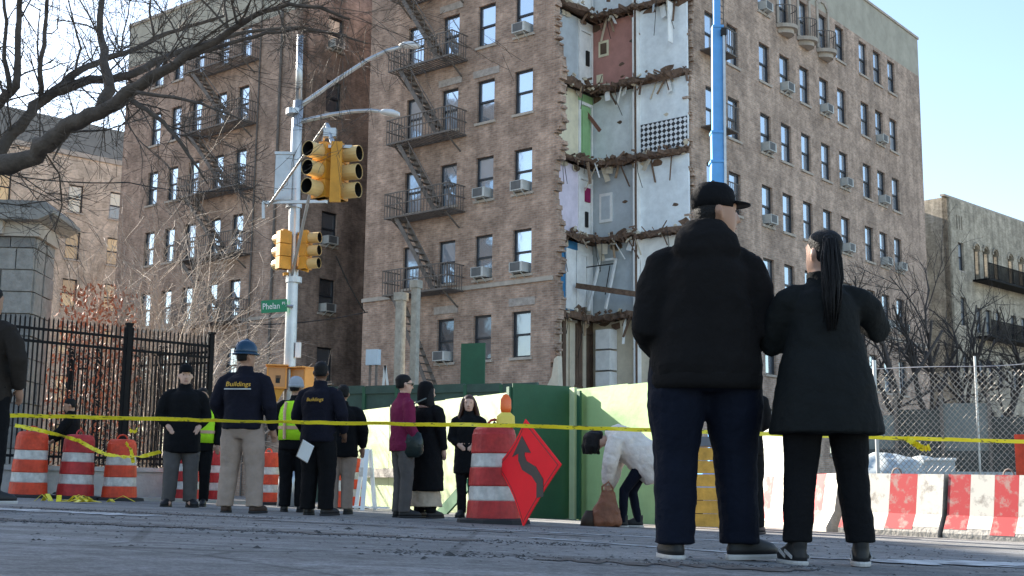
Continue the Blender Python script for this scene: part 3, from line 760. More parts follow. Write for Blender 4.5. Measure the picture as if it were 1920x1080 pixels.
# unseen block added left of the view, sized to shade the crossing
SHADE_BLK = thing('added_shade_block', 'unseen brick block added left of the view, shaped to shade the road', 'building', (-46, 30, 0), 0)
nops = [(-6.0, 0, 0, 0)]
def shade_blk_ops(n_, u0, du): return [(u0 + du * i, u0 + du * i + 1.0, 1.2 + 3.1 * k, 2.9 + 3.1 * k) for i in range(n_) for k in range(8)]
o1 = shade_blk_ops(5, 7.0, 2.9)
wall('facade_wall', SHADE_BLK, lambda u, v, w: (6 - w, u, v), 6.0, 21.2, -2, 27.0, o1, BRICK)
wall('end_wall', SHADE_BLK, lambda u, v, w: (u, 21.2 - w, v), -6, 6, -2, 27.0, [], BRICK)
wall('end_wall', SHADE_BLK, lambda u, v, w: (u, 6.0 + w, v), -6, 6, -2, 27.0, [], BRICK)
wall('rear_wall', SHADE_BLK, lambda u, v, w: (-6 + w, u, v), 6.0, 21.2, -2, 27.0, [], BRICK)
MB().span((-5.9, 6.1, 26.5), (5.7, 20.9, 26.7)).build('roof', CONC, SHADE_BLK)
for (a, b, c, d) in o1: add_window(SHADE_BLK, (6, a, c), R(90), 1.0, 1.7, GLASS, False)

# ------------------------------------------------------------------ trees
RMIN = [.0018]
def grow(b, p, d, L, r, depth, rg, droop=0.0, kids=(2, 4), spread=.8, taper=.55, thin=None):
    seg = 4 if r > .012 else 3; pts = [p.copy()]; rad = [r]; q = p.copy(); dd = d.copy()
    for i in range(seg):
        dd = (dd + Vector((rg.gauss(0, .16), rg.gauss(0, .16), rg.gauss(0, .12) - droop))).normalized()
        q = q + dd * (L / seg); pts.append(q.copy()); rad.append(max(r * (1 - (1 - taper) * (i + 1) / seg), RMIN[0]))
    (thin if (thin is not None and r < .02) else b).tube(pts, rad, 6 if r > .03 else (5 if r > .012 else 3), r > .03)
    if depth <= 0: return
    for i in range(rg.randint(*kids)):
        k = rg.randint(1, seg); t = rg.random()
        base = pts[k - 1].lerp(pts[k], t)
        ax = Vector((rg.gauss(0, 1), rg.gauss(0, 1), rg.gauss(0, 1))).normalized()
        nd = (dd + ax * spread).normalized()
        grow(b, base, nd, L * rg.uniform(.45, .8), r * rg.uniform(.4, .6), depth - 1, rg, droop, kids, spread, taper, thin)

def path_branch(b, thin, pl, rg, twigs=8, tl=.8, depth=2, up=.2):
    """pl: (px, py, Y, width_px)"""
    pts = [at(x, y, Y) - TBASE for x, y, Y, w in pl]; rad = [w / 2 * .88 * Y / F_PX for x, y, Y, w in pl]
    P, Q = [], []
    for i in range(len(pts) - 1):
        for t in (0, .34, .67):
            j = Vector((rg.gauss(0, 1), rg.gauss(0, 1), rg.gauss(0, 1))) * rad[i] * .22
            P.append(pts[i].lerp(pts[i + 1], t) + j); Q.append((rad[i] * (1 - t) + rad[i + 1] * t) * rg.uniform(.93, 1.1))
    P.append(pts[-1]); Q.append(rad[-1])
    b.tube(P, Q, 10 if max(Q) > .03 else 7)
    for i in range(twigs):
        k = rg.randint(1, len(P) - 1); d = (P[k] - P[k - 1]).normalized()
        nd = (d * .7 + Vector((rg.gauss(0, .7), rg.gauss(0, .7), rg.gauss(up, .7)))).normalized()
        grow(b, P[k], nd, tl * rg.uniform(.5, 1.2), min(Q[k] * .5, .011) * rg.uniform(.5, 1), depth, rg, 0, (2, 4), .8, .5, thin)

TBASE = gat(-420, 9.0)
TREE = thing('bare_street_tree', 'big bare tree with thick dark limbs reaching across the upper left', 'tree', gat(-420, 9.0))
tr_b = MB(); tr_t = MB(); rg = random.Random(21)
base = Vector((0, 0, 0))
fork = at(-190, 400, 9.0) - TBASE
tr_b.tube([base - Vector((0, 0, .2)), base + Vector((.03, 0, .9)), base.lerp(fork, .6), fork], [.26, .21, .18, .16], 12)
Yt = 9.0
limbs = [
 ([(-190, 400, 9.0, 66), (-90, 345, 9.0, 52), (0, 312, 9.0, 46), (62, 293, 8.9, 40), (102, 255, 8.8, 38), (140, 230, 8.7, 36), (185, 207, 8.6, 33), (225, 188, 8.5, 30), (282, 150, 8.4, 26), (350, 106, 8.3, 20), (430, 60, 8.2, 16), (482, 26, 8.1, 12), (540, 8, 8.1, 10), (600, 14, 8.0, 8), (655, 36, 8.0, 5)], 34, .7),
 ([(-190, 400, 9.0, 50), (-80, 340, 9.2, 34), (-10, 292, 9.2, 28), (15, 260, 9.3, 26), (50, 225, 9.3, 24), (76, 190, 9.4, 23), (115, 165, 9.4, 22), (170, 150, 9.5, 20), (212, 146, 9.5, 18), (252, 138, 9.6, 17), (310, 106, 9.7, 14), (382, 80, 9.8, 11), (470, 58, 9.9, 8), (560, 50, 10, 6), (650, 66, 10, 4)], 26, .7),
 ([(100, 172, 9.4, 18), (150, 130, 9.6, 15), (192, 112, 9.8, 13), (242, 96, 9.9, 12), (292, 72, 10, 10), (352, 50, 10.2, 8), (420, 30, 10.3, 6)], 14, .6),
 ([(190, 205, 8.6, 26), (203, 152, 8.7, 24), (196, 112, 8.8, 19), (187, 60, 8.9, 16), (188, -30, 9, 13)], 8, .6),
 ([(-60, 250, 9.3, 26), (0, 192, 9.3, 22), (30, 163, 9.2, 19), (33, 110, 9.2, 14), (36, 40, 9.2, 12), (38, -40, 9.2, 11)], 10, .6),
 ([(79, 182, 9.4, 12), (75, 132, 9.3, 11), (84, 62, 9.3, 9), (91, -30, 9.3, 8)], 6, .5),
 ([(238, 182, 8.5, 13), (272, 206, 8.4, 11), (310, 231, 8.4, 9), (336, 266, 8.3, 8), (362, 302, 8.3, 6), (390, 345, 8.3, 3)], 12, .45),
 ([(256, 172, 8.4, 9), (322, 182, 8.2, 8), (376, 193, 8.1, 6), (432, 215, 8.0, 4), (470, 232, 8.0, 2)], 6, .3),
 ([(352, 108, 8.3, 12), (430, 80, 8.5, 9), (500, 62, 8.6, 8), (562, 55, 8.7, 6), (622, 62, 8.8, 5), (690, 82, 8.8, 3)], 9, .35),
 ([(120, 260, 8.8, 5), (100, 300, 8.8, 3), (122, 318, 8.8, 2)], 1, .2),
 ([(20, 172, 9.2, 12), (8, 110, 9.2, 10), (12, 40, 9.2, 8), (4, -30, 9.2, 7)], 6, .5),
 ([(135, 155, 9.5, 6), (150, 90, 9.5, 5), (128, 0, 9.5, 3)], 5, .5), ([(290, 72, 10, 6), (280, 20, 10, 5), (284, -30, 10, 4)], 5, .4),
 ([(430, 62, 8.2, 7), (420, 10, 8.2, 5), (430, -40, 8.2, 4)], 5, .4), ([(520, 15, 8.1, 5), (535, 60, 8.1, 4), (530, 90, 8.1, 3)], 4, .25),
 ([(262, 205, 8.5, 4), (222, 240, 8.5, 3), (218, 275, 8.5, 2)], 3, .3)]
for pl, tw, tl in limbs: path_branch(tr_b, tr_t, pl, rg, tw, tl, 3 if tw > 7 else 2)
tr_b.build('trunk', BARK, TREE, True); tr_t.build('crown', BARK, TREE, False, 'stuff')

def bush_tree(name, label, base, H, stems, spread, mat, matt, seed, depth=3, r0=.06, kids=(3, 5), lean=1.6, trunk=.0):
    t = thing(name, label, 'tree', base); rg = random.Random(seed); b = MB(); th = MB(); o = Vector((0, 0, 0))
    if trunk: b.tube([o - Vector((0, 0, .1)), Vector((0, 0, trunk * .5)), Vector((.02, 0, trunk))], [r0 * 1.9, r0 * 1.5, r0 * 1.4], 8)
    for i in range(stems):
        a = 6.283 * (i + rg.random() * .6) / stems
        d = Vector((math.cos(a) * spread, math.sin(a) * spread, lean)).normalized()
        grow(b, Vector((math.cos(a) * r0, math.sin(a) * r0, max(trunk - .1, 0))), d, H * rg.uniform(.42, .62), r0 * rg.uniform(.6, 1), depth, rg, -.02, kids, .62, .55, th)
    b.build('trunk', mat, t, True); th.build('crown', matt, t, False, 'stuff')
    return t
RMIN[0] = .0042
bush_tree('bare_shrub_tree', 'bare many-stemmed small tree with pale twigs behind the iron fence', gat(285, 27), 6.9, 11, .7, BARK_L, BARK_L, 5, 4, .04, (3, 4), 2.0, .3)
bush_tree('bare_shrub_tree', 'bare twiggy tree right of the fence, under the left wing', gat(400, 33), 6.0, 8, .7, BARK_L, BARK_L, 15, 4, .04, (3, 4), 1.8, .3)
bush_tree('bare_shrub_tree', 'brown bare thicket between the stone pier and the pale twiggy tree', gat(222, 31), 6.0, 7, .8, BARK_L, BARK_L, 25, 3, .04, (3, 5), 1.7, .2)
RMIN[0] = .0055
for px_, Y_, H_, sd_, lb in ((1683, 42, 5.6, 8, 'bare dark tree standing nearest the right facade'), (1752, 44, 6.0, 9, 'middle bare dark tree with wide V fork'), (1808, 45, 6.0, 10, 'bare dark tree before the grey building'), (1890, 47, 5.4, 12, 'bare dark tree at the right picture edge')):
    bush_tree('bare_roadside_tree', lb, gat(px_, Y_), H_, 3, .8, BARK_R, BARK_R, sd_, 4, .12, (3, 4), 1.9, 3.9 if px_ < 1800 else 3.6)

sr = thing('red_shrub', 'rust red leafy shrub behind the iron fence', 'shrub', gat(150, 25)); rg = random.Random(3); lf = MB(); st = MB()
for i in range(9): a = rg.uniform(0, 6.28); grow(st, Vector((0, 0, 0)), Vector((math.cos(a) * .4, math.sin(a) * .4, 1)).normalized(), 2.0, .02, 2, rg, 0, (2, 3), .6, .5)
for i in range(2600):
    h = rg.betavariate(1.6, 1.2); rad = (.85 - .35 * h) * math.sqrt(rg.random()); a = rg.uniform(0, 6.28)
    if math.sin(a * 3 + h * 9) * .5 + rg.random() < .2: continue
    c = Vector((rad * math.cos(a) * 1.5 + .1, rad * math.sin(a), .2 + 4.1 * h)); s = rg.uniform(.03, .07)
    e = Euler((rg.uniform(0, 6), rg.uniform(0, 6), rg.uniform(0, 6))).to_matrix()
    lf.add([c + e @ Vector(v) for v in ((-s, 0, 0), (0, s * .45, 0), (s, 0, 0), (0, -s * .45, 0))], [(0, 1, 2, 3)])
st.build('stems', BARK, sr); lf.build('foliage', LEAF_RED, sr, False, 'stuff')

# ------------------------------------------------------------------ stone pier, low wall, iron fences
PB = gat(30, 23.4); PIER = thing('stone_gate_pier', 'grey ashlar gate pier with projecting cornice at the left edge', 'gate pier', (PB.x, PB.y, PB.z), R(4))
x1, x0, dep, z0, z1 = 0.0, -2.9, 1.25, 0.0, 4.95
MB().span((x0 + .04, .04, -.2), (x1 - .04, dep - .04, z1 - .02)).build('core', STONE_D, PIER)
rg = random.Random(2); hrow = .43; z = 0; k = 0
while z < z1 - .2:
    h = hrow if z + hrow < z1 else z1 - z; x = x0; first = True
    while x < x1 - .05:
        w = rg.uniform(.45, .85); w = x1 - x if x1 - (x + w) < .3 else w; p = rg.uniform(0, .03)
        MB().span((x + .012, -p, z + .012), (x + w - .012, .06, z + h - .012)).build('stone', STONE if rg.random() < .6 else STONE_D, PIER); x += w
    y = .0
    while y < dep - .05:
        w = rg.uniform(.5, .8); w = dep - y if dep - (y + w) < .3 else w; p = rg.uniform(0, .03)
        MB().span((x1 - .05, y + .07, z + .012), (x1 + p, y + w - .012, z + h - .012)).build('stone', STONE, PIER); y += w
    z += h
fz_ = MB(); fz_.span((x0 - .05, -.08, z1), (x1 + .08, dep, z1 + .28)); fz_.build('frieze', STONE_TRIM, PIER)
for i in range(5): MB().span((x0 + .1 + i * .52, -.2, z1 + .02), (x0 + .24 + i * .52, -.082, z1 + .28)).build('bracket', STONE_TRIM, PIER)
MB().prism([(x0 - .1, z1 + .282), (x1 + .12, z1 + .282), (x1 + .4, z1 + .42), (x1 + .4, z1 + .5), (x0 - .1, z1 + .5)], -.35, dep + .3).build('cornice', STONE, PIER)
MB().prism([(x0 - .1, z1 + .502), (x1 + .36, z1 + .502), (x1 + .22, z1 + .66), (x0 - .1, z1 + .68)], -.3, dep + .25).build('capstone', STONE_D, PIER)

FA, FB = gat(-60, 20.4), gat(384, 23.7)
def iron_fence(A, B, zb, zt, label, sp=.086, posts=()):
    A = Vector((A.x, A.y, 0)); B = Vector((B.x, B.y, 0)); d = B - A; L = d.length
    t = thing('iron_fence', label, 'fence', A, math.atan2(d.y, d.x), 'black iron fences')
    pk = MB(); pk.span((-.011, -.011, zb), (.011, .011, zt)); pk.add([(-.011, -.011, zt), (.011, -.011, zt), (.011, .011, zt), (-.011, .011, zt), (0, 0, zt + .05)], [(0, 1, 4), (1, 2, 4), (2, 3, 4), (3, 0, 4)])
    pm = pk.mesh('picket', BLACKIRON)
    for i in range(int(L / sp)): inst('picket', pm, t, (i * sp + .04, 0, 0))
    for z in (zb + .12, zt - .42, zt - .2): MB().span((0, -.02, z), (L, .02, z + .045)).build('rail', BLACKIRON, t)
    for x in posts:
        q = MB(); q.span((x - .045, -.045, zb - .1), (x + .045, .045, zt + .06)); q.span((x - .06, -.06, zt + .06), (x + .06, .06, zt + .1)); q.build('post', BLACKIRON, t)
    return t
Lf = (FB - FA).length
iron_fence(FA, FB, .46, 2.97, 'black iron picket fence on the low wall, nearest the barrels', .086, (.05, Lf * .60, Lf - .04))
iron_fence(gat(110, 27.5), gat(384, 25.5), .4, 3.05, 'second black iron fence row set back behind the first', .1, (.05, 1.0, 1.7))
d_ = (FB - FA).normalized(); nrm = Vector((d_.y, -d_.x, 0))
LW = thing('low_concrete_wall', 'low dirty concrete wall carrying the black iron fence', 'wall', (FA.x, FA.y, 0), math.atan2(d_.y, d_.x))
MB().span((-.2, -.14, -.4), (Lf + .1, .16, .36)).build('wall_body', CONC, LW)
MB().span((-.22, -.19, .362), (Lf + .14, .2, .44)).build('coping', CONC, LW)
# kerb and pavement at the foot of the low wall
kb = MB(); A_ = FA + nrm * 1.5; B_ = FB + nrm * 1.5
pts = [FA + nrm * .15 - d_ * 3, FB + nrm * .15 + d_ * .2, B_ + d_ * .2, A_ - d_ * 3]
kb.add([(p.x, p.y, gz(p.x, p.y) + .06) for p in pts] + [(p.x, p.y, gz(p.x, p.y) - .05) for p in pts], [(0, 1, 2, 3), (2, 1, 5, 6), (3, 2, 6, 7), (0, 3, 7, 4), (1, 0, 4, 5)])
structure(kb.build('pavement', M('pavement_concrete', (.30, .295, .28), .9, .2, 3, .3, 30)))

# ------------------------------------------------------------------ pole with lamps, signals and street sign
PY = 21.0
b0 = gat(541, PY)
POLE = thing('traffic_light_pole', 'grey steel street pole with two curved lamp arms and guy rods', 'pole', b0)
def rel(px, py, Y=PY): return at(px, py, Y) - b0
pb = MB(); pb.tube([(0, 0, -.1), rel(543, 700), rel(550, 480), rel(556, 250), rel(560, 190)], [.12, .105, .10, .095, .09], 12)
pb.build('shaft', GALV, POLE, True)
MB().tube([rel(560, 190) + Vector((0, 0, -.02)), rel(563, 66)], [.062, .055], 10).build('upper_shaft', GALV, POLE, True)
MB().tube([(0, 0, -.1), (0, 0, .5), (0, 0, .6)], [.2, .19, .13], 12).build('base', GALV, POLE, True)
a1 = MB().tube([rel(560, 200), rel(575, 190), rel(610, 165), rel(650, 138), rel(690, 112), rel(725, 95), rel(758, 86)], [.045, .045, .042, .04, .038, .035, .034], 8).build('lamp_arm', GALV, POLE, True)
a2 = MB().tube([rel(556, 230), rel(580, 224), rel(620, 215), rel(660, 209), rel(695, 207), rel(714, 209)], [.045, .042, .04, .036, .034, .033], 8).build('lamp_arm', GALV, POLE, True)
def lamp_head(p, parent, tilt):
    h = MB(); h.loft([(0, 0, -.03, .16, .08), (0, 0, .0, .2, .1), (.02, 0, .05, .16, .08), (.03, 0, .075, .06, .04)], 14); o = h.build('lamp_head', M('lamp_housing', (.55, .56, .57), .4, .1), parent, True)
    o.location = p; o.rotation_euler = (0, R(tilt), 0); return o
lamp_head(rel(768, 86), a1, 4); lamp_head(rel(730, 213), a2, 10)
gd = MB(); gd.tube([rel(545, 528), rel(578, 375, 20.0), rel(614, 232, 19.0)], .028, 6); gd.build('guy_rod', GALV, POLE)
gd = MB(); gd.tube([rel(502, 388), rel(612, 232, 19.0)], .022, 6); gd.build('guy_rod', GALV, POLE)
br = MB(); br.bar(rel(494, 380), rel(612, 378, 20.4), .07, .05); br.bar(rel(494, 380), rel(494, 410), .05); br.build('cross_bracket', GALV, POLE)
bx_ = MB(); c_ = rel(534, 335); bx_.box(c_, (.30, .25, .82)); bx_.box(c_ + Vector((0, 0, .43)), (.34, .29, .05)); bx_.build('control_cabinet', GALV, POLE)
for py in (525, 210, 385): cl = MB(); cl.tube([rel(551, py) + Vector((0, 0, -.05)), rel(551, py) + Vector((0, 0, .05))], .14, 12); cl.build('clamp', GALV, POLE)
nb_ = MB(); nb_.box(rel(560, 657) + Vector((0, -.05, 0)), (.09, .06, .26)); nb_.build('notice', WHITE, POLE)

def signal(name, label, p, direction, sec, parent=None, lens=True):
    """three-section head whose visors point along direction (angle from +x)"""
    t = thing(name, label, 'traffic light', p, direction + R(90), 'signal heads on the pole')   # local -y is the front
    h = MB()
    for i in range(3):
        z = (1 - i) * sec; w = sec * .49
        h.span((-w, -.02, z - sec * .47), (w, .17 * sec / .3, z + sec * .47))
    h.span((-sec * .44, .0, -sec * 1.47), (sec * .44, .13 * sec / .3, sec * 1.47))
    h.build('housing', SIGNAL_Y, t)
    for i in range(3):
        z = (1 - i) * sec; v = MB(); n_ = 16; r = sec * .43; Ln = sec * .95
        vs = []; fs = []
        for k, (yy, rr) in enumerate(((-.021, r), (-Ln, r * .98), (-Ln, r * .93), (-.021, r * .93))):
            for j in range(n_):
                a = 2 * math.pi * j / n_; vs.append((rr * math.cos(a), yy, z + rr * math.sin(a)))
        for k in range(3):
            for j in range(n_): fs.append((k * n_ + j, k * n_ + (j + 1) % n_, (k + 1) * n_ + (j + 1) % n_, (k + 1) * n_ + j))
        v.add(vs, fs); vo = v.build('visor', M('visor_tan', (.62, .42, .17), .45, .15), t, False)
        ins = MB(); ins.tube([(0, -.03, z), (0, -Ln + .01, z)], [r * .9, r * .9], 16, False); ins.tube([(0, -.035, z), (0, -.05, z)], r * .9, 16); ins.build('lens', SIGNAL_IN, vo)
    MB().span((-sec * .2, .02, sec * 1.47), (sec * .2, .12 * sec / .3, sec * 1.62)).build('top_bracket', SIGNAL_Y, t)
    return t
sp_ = at(599, 320, 18.9); signal('traffic_signal', 'large yellow signal with black openings facing the camera, hung from the rods', sp_, R(-124), .30)
sp_ = at(642, 321, 18.9); signal('traffic_signal', 'large yellow signal pointing right, back to back with its twin', sp_ + Vector((0, .1, 0)), R(-22), .30)
sp_ = at(578, 470, 20.9); signal('traffic_signal', 'smaller yellow signal on the right side of the pole, pointing right', sp_, R(-18), .225)
sp_ = at(531, 472, 20.9); signal('traffic_signal', 'smaller yellow signal seen from behind on the left of the pole', sp_ + Vector((0, -.1, 0)), R(128), .225)
hb = MB(); q = at(614, 236, 19.0) - b0; s2 = at(626, 276, 18.9) - b0; hb.tube([q, s2], .04, 8); hb.box(s2 + Vector((.02, 0, .0)), (.55, .12, .05)); hb.box(q + Vector((.05, 0, -.12)), (.2, .14, .14)); hb.build('signal_hanger', GALV, POLE)
cpn = MB(); cpn.box(at(630, 322, 18.75) - b0, (.17, .06, .98)); cpn.build('signal_centre_plate', SIGNAL_Y, POLE)
hb = MB(); hb.bar(rel(551, 500), rel(578, 508, 20.9), .05); hb.bar(rel(551, 440), rel(578, 437, 20.9), .05); hb.bar(rel(551, 438), rel(531, 432, 20.9), .05); hb.bar(rel(551, 512), rel(531, 514, 20.9), .05); hb.build('signal_bracket', SIGNAL_Y, POLE)
def ped(px, py, rz, label):
    p = at(px, py, 20.85); t = thing('pedestrian_signal', label, 'pedestrian signal', p, rz, 'pedestrian signals')
    h = MB(); h.span((-.17, -.1, -.19), (.17, .12, .19)); h.span((-.19, -.2, .19), (.19, .12, .21)); h.build('housing', PED_O, t)
    MB().span((-.14, -.106, -.16), (.14, -.102, .16)).build('screen', M('signal_face_tan', (.55, .25, .09), .5, .15), t)
    hd = MB(); hd.box((.02, -.11, -.06), (.07, .006, .08))
    for i in range(4): hd.box((-.01 + i * .022, -.11, .0), (.013, .006, .06))
    hd.build('hand_symbol', BLACK, t)
    MB().prism([(-.1, -.19), (.14, -.19), (.02, -.42)], -.05, .05).build('mount', SIGNAL_Y, t)
    return t
ped(519, 708, R(10), 'orange pedestrian signal left of the pole beside the helmeted man'); ped(566, 712, R(-35), 'orange pedestrian signal right of the pole, half hidden by a head')
ss = thing('street_name_sign', 'green street name plate reading Phelan on the pole', 'street sign', at(514, 574, 20.85), R(-8))
MB().box((0, 0, 0), (.46, .012, .22), (0, R(-3), 0)).build('plate', GREEN_SIGN, ss)
text_obj('Phelan', .15, WHITE, ss, (-.05, -.009, -.005), (R(90), R(-3), 0), .001, .30)
text_obj('Pl', .07, WHITE, ss, (.17, -.009, .045), (R(90), R(-3), 0), .001, .05)
MB().tube([(.2, .02, .0), (.33, .03, 0)], .03, 6).build('sign_clamp', GALV, ss)
def cable(pts, label, r=.012):
    P = []
    for i in range(len(pts) - 1):
        a, c = pts[i], pts[i + 1]
        for t in range(8): u = t / 8; P.append(a.lerp(c, u) - Vector((0, 0, (c - a).length * .03 * 4 * u * (1 - u))))
    P.append(pts[-1]); o = MB().tube(P, r, 5).build('overhead_cable', BLACK); return tag(o, label, 'cable', 'overhead cables')
cable([at(-60, 314, 30), at(240, 342, 34), at(470, 352, 40)], 'thin black cable across the pale building at left', .018)
cable([at(630, 480, 36), at(684, 585, 39)], 'slack pale cable hanging in the dark court', .022)
cable([at(455, 608, 40), at(690, 585, 39)], 'thin cable beneath the green street sign', .018)

# ------------------------------------------------------------------ boom lift
bb = gat(1347, 34); BOOM = thing('boom_lift', 'tall light blue telescopic boom rising beside the torn corner', 'boom lift', bb)
def relb(px, py, Y=34): return at(px, py, Y) - bb
def boom(name, p, q, w): MB().bar(p, q, w, w * .9, (0, 1, 0)).build(name, BLUE_BOOM, BOOM)
lo_ = Vector((-.05, 0, 1.3))
boom('boom_section', lo_, relb(1346, 305), .40); boom('boom_section', relb(1346, 305), relb(1345, 250), .36); boom('boom_section', relb(1345, 250), relb(1344, 52), .29); boom('boom_section', relb(1344, 52), relb(1343, -160), .19)
for py, w in ((305, .44), (250, .40), (52, .32)): c = relb(1345, py); MB().box(c, (w, w, .07)).build('collar', BLUE_BOOM, BOOM)
MB().bar(relb(1360, 345, 33.8), relb(1357, 60, 33.8), .07).build('hose_track', GALV, BOOM)
c_ = relb(1357, 60, 33.8); MB().box(c_, (.16, .16, .2)).build('bracket', BLACK, BOOM)
MB().box((0, 0, .85), (1.6, 2.6, .5)).build('chassis', BLUE_BOOM, BOOM)
MB().box((0, .2, 1.25), (1.0, 1.4, .35)).build('turret', BLUE_BOOM, BOOM)
for sx in (-1, 1):
    for sy in (-1, 1): MB().tube([(sx * .62, sy * .9, .42), (sx * .95, sy * .9, .42)], .44, 16).build('wheel', RUBBER, BOOM)

# ------------------------------------------------------------------ plywood hoarding
def hoarding(pts, H, mat, label, rail=True, name='plywood_hoarding', step=1.22):
    """pts: ground points; each sheet of plywood is its own part"""
    t = thing(name, label, 'hoarding', (0, 0, 0), 0, 'plywood hoardings')
    for a, c in zip(pts[:-1], pts[1:]):
        d = (c - a); d.z = 0; L = d.length; d.normalize(); ang = math.atan2(d.y, d.x); k = max(1, round(L / step)); w = L / k
        for i in range(k):
            p = a + d * (i * w); z = gz(p.x, p.y); rr = random.Random(int(p.x * 100)); hh = H + rr.uniform(-.02, .03)
            o = MB().span((.004, 0, -.03), (w - .004, .018, hh)).build('panel', mat, t); o.location = (p.x, p.y, z); o.rotation_euler = (R(rr.uniform(-.3, .3)), 0, ang)
            if rail:
                q = MB(); q.span((-.045, .02, -.03), (.045, .11, hh - .05)); q = q.build('post', PLY_GREEN, t); q.location = (p.x, p.y, z); q.rotation_euler = (0, 0, ang)
    return t
hA, hB = gat(640, 27.4), gat(958, 20.6)
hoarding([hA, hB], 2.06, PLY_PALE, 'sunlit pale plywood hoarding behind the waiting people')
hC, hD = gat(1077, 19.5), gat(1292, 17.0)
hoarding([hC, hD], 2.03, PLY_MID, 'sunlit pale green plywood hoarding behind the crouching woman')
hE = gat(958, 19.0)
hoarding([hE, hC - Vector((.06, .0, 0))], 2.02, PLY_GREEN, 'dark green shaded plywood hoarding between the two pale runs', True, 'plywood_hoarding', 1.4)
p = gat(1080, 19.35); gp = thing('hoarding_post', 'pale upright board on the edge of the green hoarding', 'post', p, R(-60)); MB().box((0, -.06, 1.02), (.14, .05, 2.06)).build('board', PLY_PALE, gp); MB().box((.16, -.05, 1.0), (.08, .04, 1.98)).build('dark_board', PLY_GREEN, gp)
b2 = MB(); dd = (hB - hA).normalized(); pA = hA + dd * 1.3; pB = hA + dd * 3.4
kp = thing('hoarding_rail', 'dirty grey concrete strip along the left hoarding', 'rail', (pA.x, pA.y, gz(pA.x, pA.y)), math.atan2(dd.y, dd.x)); MB().span((0, -.12, .62), ((pB - pA).length, -.02, .80)).build('strip', JB_BASE, kp)
wp = gat(1455, 24); wt = thing('white_plywood_sheet', 'sunlit white plywood sheet seen between the two foreground figures', 'board', wp, R(-58)); MB().span((-1.0, 0, 0), (1.0, .02, 1.9)).build('sheet', M('white_sheet', (.75, .74, .66), .6, .05), wt)

# dark green site sheds and boards behind the hoarding
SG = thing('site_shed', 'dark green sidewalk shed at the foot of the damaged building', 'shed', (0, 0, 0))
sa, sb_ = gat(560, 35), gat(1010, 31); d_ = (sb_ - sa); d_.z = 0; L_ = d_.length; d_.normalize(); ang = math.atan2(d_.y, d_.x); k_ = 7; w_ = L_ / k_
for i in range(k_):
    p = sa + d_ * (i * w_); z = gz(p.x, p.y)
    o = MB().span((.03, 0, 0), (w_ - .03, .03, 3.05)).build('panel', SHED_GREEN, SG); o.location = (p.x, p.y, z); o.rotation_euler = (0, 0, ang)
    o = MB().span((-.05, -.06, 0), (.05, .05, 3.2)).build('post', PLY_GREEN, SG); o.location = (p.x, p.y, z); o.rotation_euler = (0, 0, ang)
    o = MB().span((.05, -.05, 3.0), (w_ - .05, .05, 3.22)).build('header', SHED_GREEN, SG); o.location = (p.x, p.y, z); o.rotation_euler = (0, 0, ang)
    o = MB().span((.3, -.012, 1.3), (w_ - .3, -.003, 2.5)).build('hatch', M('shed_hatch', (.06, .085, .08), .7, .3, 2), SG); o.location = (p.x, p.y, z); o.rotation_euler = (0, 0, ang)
p = at(885, 760, 34); o = thing('green_board', 'tall plain green board standing in front of the ground floor', 'board', (p.x, p.y, gz(p.x, p.y)), R(-20)); MB().span((-.36, 0, 0), (.36, .05, 4.55)).build('sheet', PLY_GREEN, o); MB().span((-.3, .05, 0), (-.2, .12, 4.4)).build('batten', PLY_GREEN, o)
for px_, w, lb, top in ((748, .24, 'weathered timber post under the fire escape, left of the pair', 6.1), (776, .21, 'weathered timber post under the fire escape, right of the pair', 6.5)):
    p = at(px_, 720, 38); g_ = gz(p.x, p.y); o = thing('timber_post', lb, 'post', (p.x, p.y, g_), R(-30), 'timber shoring posts')
    MB().span((-w / 2, -w / 2, 0), (w / 2, w / 2, top - .25 - g_)).build('post', WOODPOST, o); MB().span((-w * .7, -w * .7, top - .248 - g_), (w * .7, w * .7, top - g_)).build('cap', WOODPOST, o)
p = at(700, 670, 37.5); g_ = gz(p.x, p.y); o = thing('electrical_box', 'pale blue grey box on a frame against the building', 'box', (p.x, p.y, g_), R(-25))
MB().box((0, 0, p.z - g_), (.42, .2, .48)).build('cabinet', M('pale_blue_metal', (.42, .50, .56), .4, .08), o); st = MB(); st.bar((-.1, 0, 0), (-.1, 0, p.z - g_ - .24), .06); st.bar((.12, 0, 0), (.12, 0, p.z - g_ - .24), .06); st.build('stand', IRON, o)
p = at(727, 735, 36.5); g_ = gz(p.x, p.y); o = thing('steel_trestle', 'crossed pale steel struts beside the timber posts', 'trestle', (p.x, p.y, g_), 0)
for a, c in (((-.25, 0, 1.6), (-.1, 0, 4.1)), ((.25, 0, 1.9), (-.1, 0, 4.1)), ((-.3, 0, 0), (-.25, 0, 1.6)), ((.3, 0, 0), (.25, 0, 1.9)), ((-.24, .05, 2.6), (.1, .05, 2.9))): MB().bar(a, c, .07).build('strut', GALV, o)

